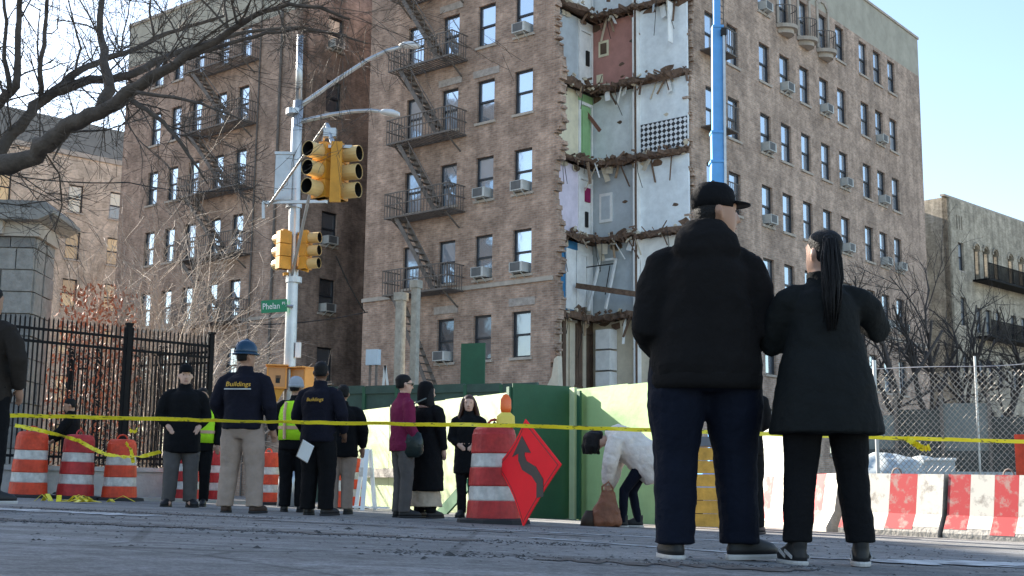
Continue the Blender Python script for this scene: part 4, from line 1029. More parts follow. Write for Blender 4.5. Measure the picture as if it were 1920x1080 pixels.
# ------------------------------------------------------------------ concrete barriers, chain link, site behind
PROF = [(-.30, 0), (-.30, .08), (-.17, .30), (-.085, .81), (.085, .81), (.17, .30), (.30, .08), (.30, 0)]
def barrier(p0, p1, label, first_red, n_):
    d = p1 - p0; d.z = 0; L = d.length; t = thing('concrete_barrier', label, 'barrier', (p0.x, p0.y, gz(p0.x, p0.y) - .01), math.atan2(d.y, d.x), 'striped concrete barriers')
    t.rotation_euler = Euler((0, -math.asin((gz(p1.x, p1.y) - gz(p0.x, p0.y)) / L), math.atan2(d.y, d.x)))
    def ext(b, prof, a, c, off=0):
        n = len(prof); vs = [(a, y, z) for y, z in prof] + [(c, y, z) for y, z in prof]
        b.add(vs, [tuple(range(n)), tuple(reversed(range(n, 2 * n)))] + [(i, i + n, (i + 1) % n + n, (i + 1) % n) for i in range(n)])
    b = MB(); ext(b, PROF, .01, L - .01); b.build('body', JB_BASE, t)
    rr = random.Random(n_); xs = [0.012] + sorted((i + rr.uniform(-.12, .12)) * L / n_ for i in range(1, n_)) + [L - .012]
    for i in range(n_):
        zl = .10 + rr.uniform(-.02, .05); y = -.30 + (zl - .08) / .22 * .13
        pr = [(y - .004, zl), (-.174, .302), (-.089, .814), (.089, .814), (.089, .8105), (-.085, .8105), (-.17, .30), (y + .001, zl)]
        b = MB(); ext(b, pr, xs[i] + .001, xs[i + 1] - .001); b.build('painted_stripe', JB_RED if (i % 2 == 0) == first_red else JB_WHITE, t)
    lp = MB(); lp.tube([(L * .5 + .07 * math.cos(a), 0, .80 + .09 * math.sin(a)) for a in [math.pi * i / 6 for i in range(7)]], .012, 5); lp.build('lifting_loop', IRON, t)
    return t
c0, c1, c2, c3 = gat(1408, 21.4), gat(1588, 17.0), gat(1780, 15.9), gat(2010, 14.8)
barrier(c0, c1, 'red and white concrete barrier farthest left, seen between the foreground legs', True, 8)
barrier(c1 + Vector((.03, 0, 0)), c2, 'middle red and white concrete barrier right of the ponytailed woman', True, 4)
barrier(c2 + Vector((.03, -.01, 0)), c3, 'right red and white concrete barrier running out of the picture', True, 5)
CL = thing('chain_link_fence', 'galvanised chain link fence standing behind the striped barriers', 'fence', (0, 0, 0))
fa, fb = gat(1645, 17.2), gat(2040, 15.5); d_ = fb - fa; d_.z = 0; L_ = d_.length; d_.normalize(); up_ = Vector((0, 0, 1)); z0_ = gz(fa.x, fa.y); nn = Vector((-d_.y, d_.x, 0))
CH = 2.28; s_ = .078; cm = MB(); rr = random.Random(9)
def topz(u): return CH + .02 * math.sin(u * 2.3) + .06 * (u / L_) - .05 * math.sin(math.pi * u / L_)
def cpt(u, v): return fa + d_ * u + Vector((0, 0, gz(fa.x + d_.x * u, fa.y + d_.y * u) - fa.z + v)) + nn * (.03 * math.sin(u * 1.7 + v) + .02 * math.sin(v * 3 + u * 4))
nu = int(L_ / s_)
for sg in (1, -1):
    for i in range(-60, nu + 60):
        pts = []
        for k in range(0, 30):
            v = .02 + k * s_; u = i * s_ + sg * (k * s_ * .95)
            if 0 <= u <= L_ and v <= topz(u): pts.append(cpt(u, v) + nn * (.004 * (1 if k % 2 else -1) * sg))
        if len(pts) > 1: cm.tube(pts, .0042, 3, False)
o = cm.build('wire_mesh', M('dull_galvanised_wire', (.34, .31, .27), .5, .25, 9, 0, None, .4), CL, kind='stuff')
for u, w in ((.03, .034), (1.42, .02), (2.75, .034)):
    q = cpt(u, -.1) ; MB().tube([q, q + up_ * (CH + .22)], w * .8, 8).build('post', GALV, CL)
MB().tube([cpt(L_ * i / 14, topz(L_ * i / 14)) for i in range(15)], .006, 5).build('top_wire', GALV, CL)

def lump(name, label, cat, loc, r, mat, seed, rz=0):
    o = MB().ball((0, 0, r[2] * .7), r, 28, 18).build(name, mat, None, True); o.location = loc; o.rotation_euler = (0, 0, rz)
    t = bpy.data.textures.new('lump', 'CLOUDS'); t.noise_scale = .9; t.noise_depth = 3
    m = o.modifiers.new('sub', 'SUBSURF'); m.levels = 1; m.render_levels = 1
    d = o.modifiers.new('rough', 'DISPLACE'); d.texture = t; d.strength = .35; d.mid_level = .5; d.texture_coords = 'GLOBAL'
    return tag(o, label, cat)
TARP = M('pale_tarpaulin', (.40, .44, .45), .6, .12, 2.5, .3, 6)
lump('tarp_mound', 'bigger pale grey tarp mound behind the chain link, at the fence post', 'mound', gat(1668, 18.9, -.2), (.75, .6, .85), TARP, 1)
lump('tarp_mound', 'pale tarp covered mound behind the chain link, right of the fence post', 'mound', gat(1728, 19.3, -.2), (.62, .6, .80), TARP, 2)
p = gat(1765, 18.6); o = thing('white_site_box', 'whitish box between the tarp mound and the dark screen', 'box', p, R(-20)); MB().span((-.22, 0, 0), (.22, .4, 1.1)).build('carton', TARP, o); MB().span((-.24, -.02, 1.1), (.24, .42, 1.14)).build('lid', WHITE, o)
p = gat(1850, 18.4); o = thing('pallet_stack', 'grey steel pallet low behind the right barrier', 'pallet', p, R(-20)); 
for i in range(4): MB().span((-.75, 0, .25 * i), (.75, .6, .25 * i + .2)).build('plank', TARP if i == 3 else IRON, o)
HS = thing('site_screen', 'dark debris screen behind the chain link fence', 'screen', (0, 0, 0)); ha, hb_ = gat(1600, 24), gat(2150, 22); d_ = hb_ - ha; d_.z = 0; L2 = d_.length; d_.normalize(); ang = math.atan2(d_.y, d_.x)
SCREEN = M('dark_screen_cloth', (.05, .055, .052), .85, .5, 1.3, .4, 4); SCREEN2 = M('grey_green_cloth', (.14, .16, .155), .85, .3, 1.3, .4, 4)
for i in range(6):
    p = ha + d_ * (L2 * i / 6); o = MB().span((.02, 0, .0), (L2 / 6 - .02, .03, 1.5)).build('lower_cloth', SCREEN, HS); o.location = (p.x, p.y, gz(p.x, p.y)); o.rotation_euler = (0, 0, ang)
    o = MB().span((.02, .04, 1.45), (L2 / 6 - .02, .06, 2.15 + .25 * ((i * 7) % 3) / 2)).build('upper_cloth', SCREEN2 if i % 2 == 0 else SCREEN, HS); o.location = (p.x, p.y, gz(p.x, p.y)); o.rotation_euler = (0, 0, ang)
    o = MB().span((-.03, .0, 0), (.03, .08, 2.6)).build('post', IRON, HS); o.location = (p.x, p.y, gz(p.x, p.y)); o.rotation_euler = (0, 0, ang)
p = gat(1915, 15.9); o = thing('orange_board', 'orange board fixed upright at the right picture edge', 'board', p, R(-20)); MB().span((-.04, 0, .7), (.2, .03, 1.35)).build('board', ORANGE, o); MB().span((.02, .03, 0), (.08, .08, 1.3)).build('stake', WOODPOST, o)
p = gat(1300, 15.6); o = thing('timber_crate', 'yellow boarded crate seen between the big man\'s legs', 'crate', p, R(-10))
for i in range(6): MB().span((-.35, 0, .02 + i * .165), (.38, .05, .175 + i * .165)).build('board', YELLOW_WOOD, o)
for x in (-.33, .30): MB().span((x, .052, 0), (x + .06, .5, 1.0)).build('frame', YELLOW_WOOD, o)
MB().span((-.38, -.03, 1.02), (.4, .52, 1.14)).build('top', M('grey_lid', (.14, .15, .17), .7), o)

# ------------------------------------------------------------------ traffic barrels, lamp, sign, barricade
def barrel_meshes(bands_r):
    out = []
    H = 1.0; prof = lambda z: .285 - .06 * z
    cuts = [(.045, .235, 'o'), (.235, .385, 'w'), (.385, .575, 'o'), (.575, .72, 'w'), (.72, .93, 'o')]
    for a, c, k in cuts:
        b = MB(); g_ = .004; ra = prof(a); rc = prof(c); inn = .008 if k == 'w' else 0
        b.tube([(0, 0, a), (0, 0, a + .012), (0, 0, c - .012), (0, 0, c)], [ra - .006 - inn, ra - inn, rc - inn, rc - .006 - inn], 28)
        out.append(('orange_band' if k == 'o' else 'white_band', b.mesh('band', bands_r if k == 'o' else BANDW, False)))
    b = MB(); b.tube([(0, 0, .93), (0, 0, .965), (0, 0, .99), (0, 0, 1.0)], [.222, .215, .19, .15], 28); out.append(('top_cap', b.mesh('top_cap', bands_r)))
    b = MB(); b.tube([(.085 * math.cos(t), 0, .99 + .085 * math.sin(t)) for t in [math.pi * i / 6 for i in range(7)]], .014, 6); out.append(('handle', b.mesh('handle', bands_r)))
    b = MB(); b.tube([(0, 0, 0), (0, 0, .045), (0, 0, .06)], [.40, .39, .29], 8); out.append(('rubber_base', b.mesh('rubber_base', RUBBER)))
    return out
BM1, BM2 = barrel_meshes(ORANGE), barrel_meshes(ORANGE_RED)
def barrel(px, Y, label, ms=BM1, s=1.0, rz=0, tilt=0):
    p = gat(px, Y); t = thing('traffic_barrel', label, 'traffic barrel', p, R(rz), 'orange and white traffic barrels'); t.scale = (s, s, s); t.rotation_euler = (R(tilt), R(tilt * .5), R(rz))
    for n_, me in ms: inst(n_, me, t)
    return t
barrel(50, 19.4, 'leftmost striped traffic barrel beside the cropped standing person', BM1, 1.03, 20, 1.5)
barrel(139, 19.7, 'striped traffic barrel with yellow tape tied round its top handle', BM2, 1.02, 70, 1)
barrel(222, 19.9, 'striped traffic barrel draped with yellow tape, third from left', BM1, .98, 10)
barrel(347, 22.5, 'traffic barrel mostly hidden behind the capped man', BM2, .95, 40)
barrel(405, 23.4, 'traffic barrel left of the man in tan trousers', BM2, .96, 25)
barrel(500, 23.0, 'traffic barrel right of the man in tan trousers', BM1, .96, 55)
barrel(655, 22.4, 'traffic barrel behind the legs of the tan-trousered onlooker', BM1, .90, 15)
barrel(925, 13.3, 'large faded traffic barrel carrying the warning light, nearest one', BM2, 1.03, 30)
p = gat(633, 21.5); t = thing('traffic_cone', 'orange traffic cone with white collar beside the hidden barrel', 'cone', p)
MB().tube([(0, 0, .02), (0, 0, .3)], [.15, .095], 16).build('cone_lower', ORANGE, t); MB().tube([(0, 0, .3), (0, 0, .48)], [.095, .065], 16).build('white_collar', BANDW, t); MB().tube([(0, 0, .48), (0, 0, .78)], [.065, .025], 16).build('cone_upper', ORANGE, t); MB().span((-.18, -.18, 0), (.18, .18, .025)).build('foot', RUBBER, t)
q = at(948, 800, 13.25); t = thing('warning_light', 'yellow warning lamp with orange lens on the large barrel', 'lamp', (q.x, q.y, gat(925, 13.3).z + 1.02), R(15))
MB().loft([(0, 0, 0, .095, .05), (0, 0, .02, .1, .055), (0, 0, .12, .095, .05), (0, 0, .16, .05, .04)], 16, 4).build('body', M('lamp_yellow', (.80, .62, .10), .45, .08), t)
MB().loft([(0, 0, .16, .05, .03), (0, 0, .2, .062, .035), (0, 0, .3, .06, .035), (0, 0, .35, .03, .02), (0, 0, .36, .008, .006)], 14).build('lens', M('lamp_orange_lens', (.90, .16, .03), .25, .05), t, True)
MB().tube([(-.16, -.02, -.02), (-.13, -.02, .06), (-.09, -.02, .0)], .015, 6).build('bracket', BLACK, t)

sc_ = at(986, 884, 12.75); SGN = thing('diamond_road_sign', 'red diamond construction sign with black curving arrow leaning on the large barrel', 'road sign', sc_)
hw = .54
def curve_edge(a, c, bulge, k=7):
    a = Vector(a); c = Vector(c); d = c - a; nn_ = Vector((d.y, -d.x)).normalized()
    return [tuple(a + d * (i / k) + nn_ * bulge * math.sin(math.pi * i / k)) for i in range(k)]
T_, R_, B_s, L_s = (-.07, .545), (.56, .07), (.03, -.56), (-.50, .06)
out = curve_edge(T_, R_, .0) + curve_edge(R_, B_s, .015) + curve_edge(B_s, L_s, .045) + curve_edge(L_s, T_, .045)
sgm = MB().prism(out, -.006, .006); so = sgm.build('face', SIGN_RED, SGN)
inn = [(x * .93, z * .93) for x, z in out]; inn2 = [(x * .905, z * .905) for x, z in out]
bd = MB(); n_ = len(inn); bd.add([(x, -.0085, z) for x, z in inn] + [(x, -.0085, z) for x, z in inn2], [(i, (i + 1) % n_, n_ + (i + 1) % n_, n_ + i) for i in range(n_)]); bd.build('border', M('sign_border_dark', (.16, .012, .012), .5), SGN)
sh_ = [(.27, -.26), (.25, -.10), (.14, .0), (-.02, .06), (-.08, .14), (-.085, .19)]
L1 = []; R1 = []
for i, (x, z) in enumerate(sh_):
    a = Vector(sh_[max(i - 1, 0)]); c = Vector(sh_[min(i + 1, len(sh_) - 1)]); d = (c - a).normalized(); nn_ = Vector((-d.y, d.x)) * .055; L1.append((x + nn_.x, z + nn_.y)); R1.append((x - nn_.x, z - nn_.y))
arr = L1 + [(-.235, .15), (-.10, .37), (.07, .19)] + R1[::-1]
MB().prism(arr, -.011, -.007).build('arrow', M('sign_arrow_black', (.03, .02, .018), .5), SGN)
MB().bar((-.07, .012, .52), (.03, .012, -.54), .03, .01).build('brace', BLACK, SGN)
SGN.rotation_euler = Euler((R(-5), R(0), R(-52)))
for sx, lb in ((0, ''),):
    p = gat(682, 20.6); t = thing('folding_barricade', 'white folding barricade legs beside the left hoarding', 'barricade', p, R(-30))
    for a, c in (((-.16, 0, 0), (-.02, 0, 1.0)), ((.16, .1, 0), (.02, .1, 1.0)), ((.16, -.25, 0), (.05, -.02, 1.0)), ((-.3, .0, .05), (.5, .0, .05))): MB().bar(a, c, .07, .03).build('leg', WHITE, t)
    MB().span((-.1, -.03, .55), (.12, 0, .7)).build('rail', BANDW, t)
p = gat(860, 19.6); t = thing('green_plank', 'green plank leaning low against the left hoarding', 'plank', p, R(-60)); MB().box((0, -.1, .22), (1.1, .04, .2), (0, R(-28), 0)).build('board', M('mid_green_plank', (.04, .14, .06), .6), t)

# ------------------------------------------------------------------ caution tape
def ribbon(pts, w, label, twist=.3, group='yellow caution tape', sag=.0, seed=1):
    rr = random.Random(seed); P = []
    for i in range(len(pts) - 1):
        for k in range(10): P.append(pts[i].lerp(pts[i + 1], k / 10))
    P.append(pts[-1]); b = MB(); vs = []; fs = []; a = 0
    for i, p in enumerate(P):
        a += rr.uniform(-twist, twist); a *= .9
        t = (P[min(i + 1, len(P) - 1)] - P[max(i - 1, 0)]).normalized(); s = t.cross(Vector((0, 0, 1))); s = s.normalized() if s.length > .01 else Vector((1, 0, 0)); u = s.cross(t)
        dv = (u * math.cos(a) + s * math.sin(a)) * w / 2; nv = t.cross(dv).normalized() * .0012
        q = p + Vector((0, 0, rr.uniform(-.004, .004)))
        vs += [q + dv + nv, q - dv + nv, q - dv - nv, q + dv - nv]
        if i: o_ = (i - 1) * 4; fs += [(o_ + j, o_ + (j + 1) % 4, o_ + 4 + (j + 1) % 4, o_ + 4 + j) for j in range(4)]
    b.add(vs, fs); return tag(b.build('caution_tape', TAPE), label, 'tape', group)
ribbon([at(x, y, Y) for x, y, Y in ((-60, 776, 12.0), (60, 780, 12.1), (200, 783, 12.3), (450, 790, 12.5), (700, 794, 12.6), (960, 798, 12.7), (1215, 806, 12.6), (1420, 813, 12.6), (1640, 820, 12.8), (1920, 828, 13.0), (2020, 830, 13.0))], .04, 'long yellow caution tape stretched across the whole street', .3, seed=3)
ribbon([at(x, y, Y) for x, y, Y in ((28, 797, 18.9), (80, 808, 19.0), (120, 818, 19.2), (148, 826, 19.3), (175, 842, 19.3), (200, 852, 19.4), (235, 857, 19.5), (270, 855, 19.4), (302, 847, 19.2))], .06, 'yellow tape drooping between the left traffic barrels', .5, seed=4)
ribbon([at(x, y, Y) for x, y, Y in ((236, 830, 19.55), (246, 845, 19.5), (250, 868, 19.5))], .06, 'short tape end hanging from the third barrel', .5, seed=5)
ribbon([at(x, y, Y) for x, y, Y in ((1700, 822, 12.8), (1716, 832, 12.75), (1732, 842, 12.7), (1744, 838, 12.7))], .07, 'loose tape tail hanging before the chain link fence', .8, seed=6)
ribbon([at(x, y, Y) for x, y, Y in ((243, 806, 19.4), (252, 812, 19.4), (258, 802, 19.4))], .06, 'tape scrap fluttering above the third barrel', .8, seed=8)
hp = MB(); rr = random.Random(6); g0 = gat(150, 16.0)
for i in range(26):
    p = g0 + Vector((rr.gauss(0, .2), rr.gauss(0, .12), .02)); q = p + Vector((rr.uniform(-.35, .35), rr.uniform(-.2, .2), 0)); m_ = p.lerp(q, .5) + Vector((0, 0, rr.uniform(.01, .1)))
    for a, c in ((p, m_), (m_, q)): hp.bar(a, c, .06, .003)
hp = hp.build('tape_heap', TAPE, kind='stuff'); hp['label'] = 'crumpled heap of yellow tape on the road at left'; hp['category'] = 'tape'

# ------------------------------------------------------------------ people
def cloth(name, col, rough=.85, var=.12, bump=.25): return M(name, col, rough, var, 9, bump, 40, 0, .12, 4)
C_BLACK = cloth('black_cloth', (.007, .007, .008)); C_HOOD = cloth('black_fleece', (.010, .009, .009), .95); C_NAVYP = cloth('dark_navy_trousers', (.006, .008, .016))
C_COAT = cloth('charcoal_coat', (.011, .012, .012)); C_NAVY = cloth('navy_jacket', (.010, .010, .017)); C_TAN = cloth('tan_trousers', (.33, .25, .20)); C_GREY = cloth('grey_trousers', (.10, .09, .085))
C_MAROON = cloth('maroon_jacket', (.17, .018, .055)); C_BEIGE = cloth('beige_skirt', (.48, .38, .28)); C_WHITEC = cloth('off_white_puffer', (.72, .64, .56)); C_VEST = cloth('hi_vis_vest', (.50, .88, .03), .6)
C_REFL = M('reflective_tape_orange', (.62, .36, .22), .4, .1); C_DKBROWN = cloth('dark_brown_jacket', (.030, .024, .020)); C_LEATHER = M('brown_bag_cloth', (.20, .075, .035), .6, .3, 6, .3)
SKIN = [M('skin_light', (.55, .33, .24), .5, .1, 12), M('skin_tan', (.36, .20, .13), .5, .1, 12), M('skin_brown', (.15, .075, .045), .5, .1, 12)]
HAIR_B = M('black_hair', (.009, .008, .008), .65, .3, 40, .3, 80, 0, .2); HAIR_BR = M('dark_brown_hair', (.06, .022, .012), .45, .4, 40, .3, 80)
SHOE_B = M('black_shoe', (.012, .012, .013), .55); SOLE_W = M('white_sole', (.46, .44, .42), .7, .25); LENS_D = M('dark_lens', (.01, .01, .01), .15); LIPS = M('lips', (.28, .10, .09), .5); EYE = M('eye_dark', (.02, .015, .012), .25)

def head_mb(k):
    h = MB()
    h.loft([(0, .050, 1.512, .030, .026), (0, .040, 1.527, .047, .048), (0, .026, 1.555, .060, .070), (0, .012, 1.60, .069, .088), (0, .002, 1.645, .075, .097), (0, -.006, 1.69, .075, .098), (0, -.010, 1.725, .062, .082), (0, -.012, 1.745, .038, .05), (0, -.012, 1.752, .012, .016)], 20, 2.15)
    h.tube([(0, .094, 1.650), (0, .108, 1.618), (0, .117, 1.600), (0, .100, 1.592)], [.009, .013, .017, .012], 8)
    h.tube([(0, -.01, 1.44), (0, .0, 1.50), (0, .006, 1.56)], [.062, .056, .055], 12)
    for s in (-1, 1): h.tube([(s * .072, -.005, 1.595), (s * .084, -.016, 1.625), (s * .080, -.018, 1.655)], [.010, .018, .012], 7)
    h.tube([(-.05, .082, 1.668), (0, .095, 1.668), (.05, .082, 1.668)], [.010, .011, .010], 6)
    return h

def hand(b, w, d, k, side):
    d = d.normalized(); sid = d.cross(Vector((0, 1, .2))).normalized() if abs(d.y) < .9 else Vector((1, 0, 0)); nrm = d.cross(sid)
    b.tube([w - d * .02, w + d * .03, w + d * .075, w + d * .095], [.026, .034, .036, .022], 8)
    for i, (o, L) in enumerate(((-.029, .062), (-.010, .075), (.010, .070), (.028, .055))):
        p = w + d * .085 + sid * o; q = p + d * L * .5 + nrm * .006; r_ = q + (d + nrm * .7).normalized() * L * .5
        b.tube([p, q, r_], [.0095, .0095, .008], 6)
    p = w + d * .03 + sid * (.032 * side); b.tube([p, p + (d * .7 + sid * side * .8).normalized() * .04, p + (d * .9 + sid * side * .5).normalized() * .075], [.012, .011, .009], 6)

def shoe(parent, p, yaw, mat, sole, k=1.0, L=.285, sneaker=False):
    s = thing_part = MB()
    s.loft([(0, .075, .012, .047, L / 2), (0, .075, .035, .049, L / 2 + .004), (0, .065, .06, .046, L / 2 - .015), (0, .02, .085, .042, .085), (0, -.01, .115, .040, .058), (0, -.015, .14, .041, .052)], 18, 2.4)
    o = s.build('shoe', mat, parent, True); o.location = p; o.rotation_euler = (0, 0, yaw); o.scale = (k, k, k)
    q = MB(); q.loft([(0, .075, -.012, .050, L / 2 + .008), (0, .075, .002, .053, L / 2 + .012), (0, .075, .012, .051, L / 2 + .010)], 18, 2.4); q.build('sole', sole, o)
    if sneaker:
        for sx in (-1, 1):
            st = MB()
            for j in range(2): st.bar((sx * .050, -.03 + j * .08, .03), (sx * .047, .06 + j * .07, .06), .006, .018)
            st.build('side_stripe', SOLE_W, o)
    return o

def person(label, px, Y, H=1.75, rz=0.0, top=None, bot=None, skin=0, hem=.82, W=1.0, G=1.0, arms=None, stance=.11, feet=(0, 0), flare=0.0, hood=False, collar=True,
           head_yaw=0.0, head_tilt=0.0, hair='short', hairm=None, hat=None, hatm=None, leg=1.0, vox=.012, shoes=None, sole=None, sneaker=False, face=True, glasses=False, skirt=None,
           legy=(0, 0), vest=False, dx=0.0, foldk=1.0, lift=0.0, AR=1.0, WB=None, WT=None, cuff=0.0, hx=0.0):
    WB = WB or W; WT = WT or W
    k = H / 1.75; base = gat(px, Y); root = thing('person', label, 'person', (base.x + dx, base.y, base.z + .012 + lift), R(rz), 'people in the street'); root.scale = (k, k, k)
    V = Vector; bt = bot or C_BLACK; tp = top or C_BLACK
    hips = [V((s * .092 * WT, 0, .90)) for s in (-1, 1)]; ank = [V((s * stance, legy[i], .09)) for i, s in enumerate((-1, 1))]
    knee = [hips[i].lerp(ank[i], .52) + V((0, .025, 0)) for i in (0, 1)]
    sh = [V((s * .185 * W, -.01, 1.415)) for s in (-1, 1)]
    if arms is None: arms = [(V((-.25 * W, -.03, 1.14)), V((-.25 * W, .05, .90))), (V((.25 * W, -.03, 1.14)), V((.25 * W, .05, .90)))]
    arms = [(V(a), V(c)) for a, c in arms]
    # body: one fused surface
    b = MB()
    b.loft([(0, 0, .78, .10 * W, .08), (0, 0, .92, .145 * W, .10), (0, 0, 1.05, .125 * W, .09), (0, 0, 1.25, .15 * W, .10), (0, -.005, 1.38, .155 * W, .09), (0, -.008, 1.45, .09, .065), (0, -.008, 1.475, .06, .05)], 18)
    for i in (0, 1):
        b.tube([hips[i] + V((0, 0, .02)), knee[i], ank[i]], [.075, .052, .036], 10)
        b.tube([ank[i], ank[i] + V((0, .02, -.045)), ank[i] + V((0, .12, -.055))], [.036, .036, .028], 8)
        e, w = arms[i]; b.tube([sh[i], e, w], [.05, .038, .027], 9); hand(b, w, w - e, k, 1 if i == 0 else -1)
    hm = head_mb(1); piv = V((0, 0, 1.50)); RM = Matrix.Translation(piv + V((hx, 0, 0))) @ Matrix.Rotation(R(head_yaw), 4, 'Z') @ Matrix.Rotation(R(head_tilt), 4, 'X') @ Matrix.Translation(-piv)
    b.merge(hm, RM); bo = b.build('body', SKIN[skin], root, True); remesh(bo, vox, 3, .4)
    def hp(mb, name, mat, smooth=True, rm=False):
        q = MB(); q.merge(mb, RM); o = q.build(name, mat, root, smooth)
        if rm: remesh(o, rm, 3, .4)
        return o
    if face:
        for s in (-1, 1): hp(MB().ball((s * .030, .086, 1.640), (.013, .008, .008), 8, 5), 'eye', EYE)
        hp(MB().ball((0, .092, 1.560), (.024, .010, .006), 8, 5), 'mouth', LIPS)
    if glasses:
        gl = MB(); gl.box((-.034, .100, 1.640), (.056, .012, .034)); gl.box((.034, .100, 1.640), (.056, .012, .034)); gl.box((0, .106, 1.648), (.02, .006, .008))
        for s in (-1, 1): gl.bar((s * .064, .096, 1.645), (s * .082, -.01, 1.645), .006, .012)
        hp(gl, 'sunglasses', LENS_D, False)
    # trousers or skirt
    t = MB(); ease = leg
    t.loft([(0, 0, .76, .11 * WT, .09 * G), (0, -.01, .86, .160 * WT, .125 * G), (0, -.01, .95, .165 * WT, .128 * G), (0, 0, 1.06, .150 * WT, .115 * G)], 20)
    for i in (0, 1):
        a = ank[i]
        t.tube([hips[i] + V((0, 0, .03)), hips[i].lerp(knee[i], .5), knee[i], knee[i].lerp(a, .6), a + V((0, 0, .005 + cuff)), a + V((0, 0, -.03 + cuff))], [.100 * WT, .092 * WT * ease ** .5, .074 * ease * WT ** .5, .068 * ease * WT ** .5, .064 * ease * WT ** .5, .067 * ease * WT ** .5], 14)
    o = t.build('trousers', bt, root, True); remesh(o, vox, 4); folds(o, .018 * foldk, .09)
    if skirt:
        s = MB(); s.loft([(0, 0, skirt[1], .24, .20), (0, 0, (skirt[1] + skirt[2]) / 2, .20, .17), (0, 0, skirt[2], .16, .13)], 24); o = s.build('skirt', skirt[0], root, True); remesh(o, vox, 3); folds(o, .03, .08)
    for i in (0, 1):
        shoe(root, (ank[i].x, ank[i].y, .0), R(feet[i]), shoes or SHOE_B, sole or SHOE_B, 1.0, .285, sneaker)
    # jacket or coat
    j = MB(); e = .035
    rings = []
    zs = [hem, hem + .06, .98, 1.10, 1.22, 1.33, 1.40, 1.445, 1.485]
    rx = [.185 * WB + flare, .19 * WB + flare * .85, .18 * WB + flare * .5, .175 * WB + flare * .25, .185 * W, .190 * W, .155 * W, .112, .082]
    ry = [.14 * G + flare * .8, .145 * G + flare * .7, .14 * G + flare * .4, .135 * G, .138 * G, .135 * G, .118 * G, .095, .075]
    pz = None
    for z, a, c in zip(zs, rx, ry):
        if pz is not None and z <= pz: continue
        rings.append((0, -.005, z, a, c)); pz = z
    j.loft(rings, 24)
    if collar: j.loft([(0, -.005, 1.44, .095, .085), (0, .0, 1.50, .080, .080), (0, .004, 1.535, .078, .082)], 18)
    if hood:
        j.loft([(0, -.09, 1.30, .06, .05), (0, -.105, 1.36, .135, .075), (0, -.10, 1.43, .165, .095), (0, -.075, 1.50, .150, .105), (0, -.035, 1.555, .112, .10), (0, -.015, 1.585, .092, .085)], 20)
    for i in (0, 1):
        ee, w = arms[i]; s_ = sh[i]
        ar = AR * W ** .4
        j.tube([V((s_.x * .35, s_.y, 1.425)), V((s_.x * .72, s_.y, 1.405)), V((s_.x * .95, s_.y, 1.372)), s_.lerp(ee, .42) + V((0, 0, -.01)), ee, ee.lerp(w, .6), w + (w - ee).normalized() * .005], [.045, .062 * ar, .078 * ar, .078 * ar, .070 * ar, .060 * ar, .046 * ar], 14)
        j.ball((s_.x * .93, s_.y, 1.368), (.078 * ar, .078 * ar, .074 * ar), 12, 8)
    o = j.build('coat' if hem < .7 else 'jacket', tp, root, True); remesh(o, vox, 5); folds(o, .022 * foldk, .10)
    jacket = o
    if vest:
        v = MB(); v.loft([(0, -.005, .93, .20 * W, .155 * G), (0, -.005, 1.10, .195 * W, .155 * G), (0, -.005, 1.25, .205 * W, .155 * G), (0, -.005, 1.36, .19 * W, .148 * G), (0, -.005, 1.445, .13 * W, .12 * G)], 26, 2.4); o = v.build('safety_vest', C_VEST, root, True); folds(o, .02, .1)
        ml = MB(); ml.loft([(0, -.005, 1.07, .205 * W, .163 * G), (0, -.005, 1.115, .205 * W, .163 * G)], 26, 2.4, False); ml.build('reflective_band', C_REFL, o)
        for s in (-1, 1): MB().tube([(s * .11 * W, -.165 * G, .94), (s * .115 * W, -.166 * G, 1.15), (s * .12 * W, -.155 * G, 1.3), (s * .11 * W, -.12 * G, 1.43)], .02, 4).build('reflective_band', C_REFL, o)
    # hair
    hm_ = hairm or HAIR_B
    if hair:
        q = MB(); q.loft([(0, -.045, 1.585, .060, .052), (0, -.036, 1.62, .074, .072), (0, -.022, 1.66, .082, .088), (0, -.014, 1.70, .083, .103), (0, -.014, 1.735, .070, .088), (0, -.014, 1.760, .042, .052), (0, -.014, 1.766, .014, .018)], 20)
        if hair in ('long', 'curly'):
            for i in range(26 if hair == 'curly' else 14):
                a = math.pi * (.02 + .96 * i / (25 if hair == 'curly' else 13)) + math.pi; rr = random.Random(i)
                x, y = .080 * math.cos(a), .088 * math.sin(a) * .9 + .012
                pts = [V((x * .8, y * .8 - .01, 1.715)), V((x * 1.15, y * 1.12, 1.64)), V((x * 1.35, y * 1.25, 1.55)), V((x * (1.5 + rr.random() * .3), y * 1.2, 1.45)), V((x * (1.4 + rr.random() * .4), y * 1.1 + .02, 1.36))]
                if hair == 'curly': pts = [p + V((rr.gauss(0, .008), rr.gauss(0, .008), rr.gauss(0, .01))) for p in pts]
                q.tube(pts, [.02, .026, .028, .026, .012], 7)
        if hair == 'bun': q.ball((0, -.11, 1.70), (.035, .03, .035))
        hp(q, 'hair', hm_, True, .010 if vox < .013 else .013)
        if hair == 'ponytail':
            bk = V((.012, -.112, 1.70)); q = MB(); q.ball(bk, (.030, .026, .026)); rr = random.Random(5)
            for i in range(110):
                a_ = rr.uniform(0, 6.283); d_ = math.sqrt(rr.random()); c_, s_ = math.cos(a_) * d_, math.sin(a_) * d_
                path = [(bk, .012), (bk + V((0, -.04, -.01)), .030), (V((.010, -.170, 1.58)), .046), (V((.004, -.188, 1.47)), .050), (V((.0, -.195, 1.37)), .046), (V((-.004, -.19, 1.26 + rr.uniform(-.07, .07))), .030)]
                q.tube([c0_ + V((c_ * w_ + rr.gauss(0, .006), s_ * w_ * .7 + rr.gauss(0, .005), 0)) for c0_, w_ in path], [.005, .007, .007, .006, .005, .002], 4)
            o = q.build('ponytail', hm_, root, True)
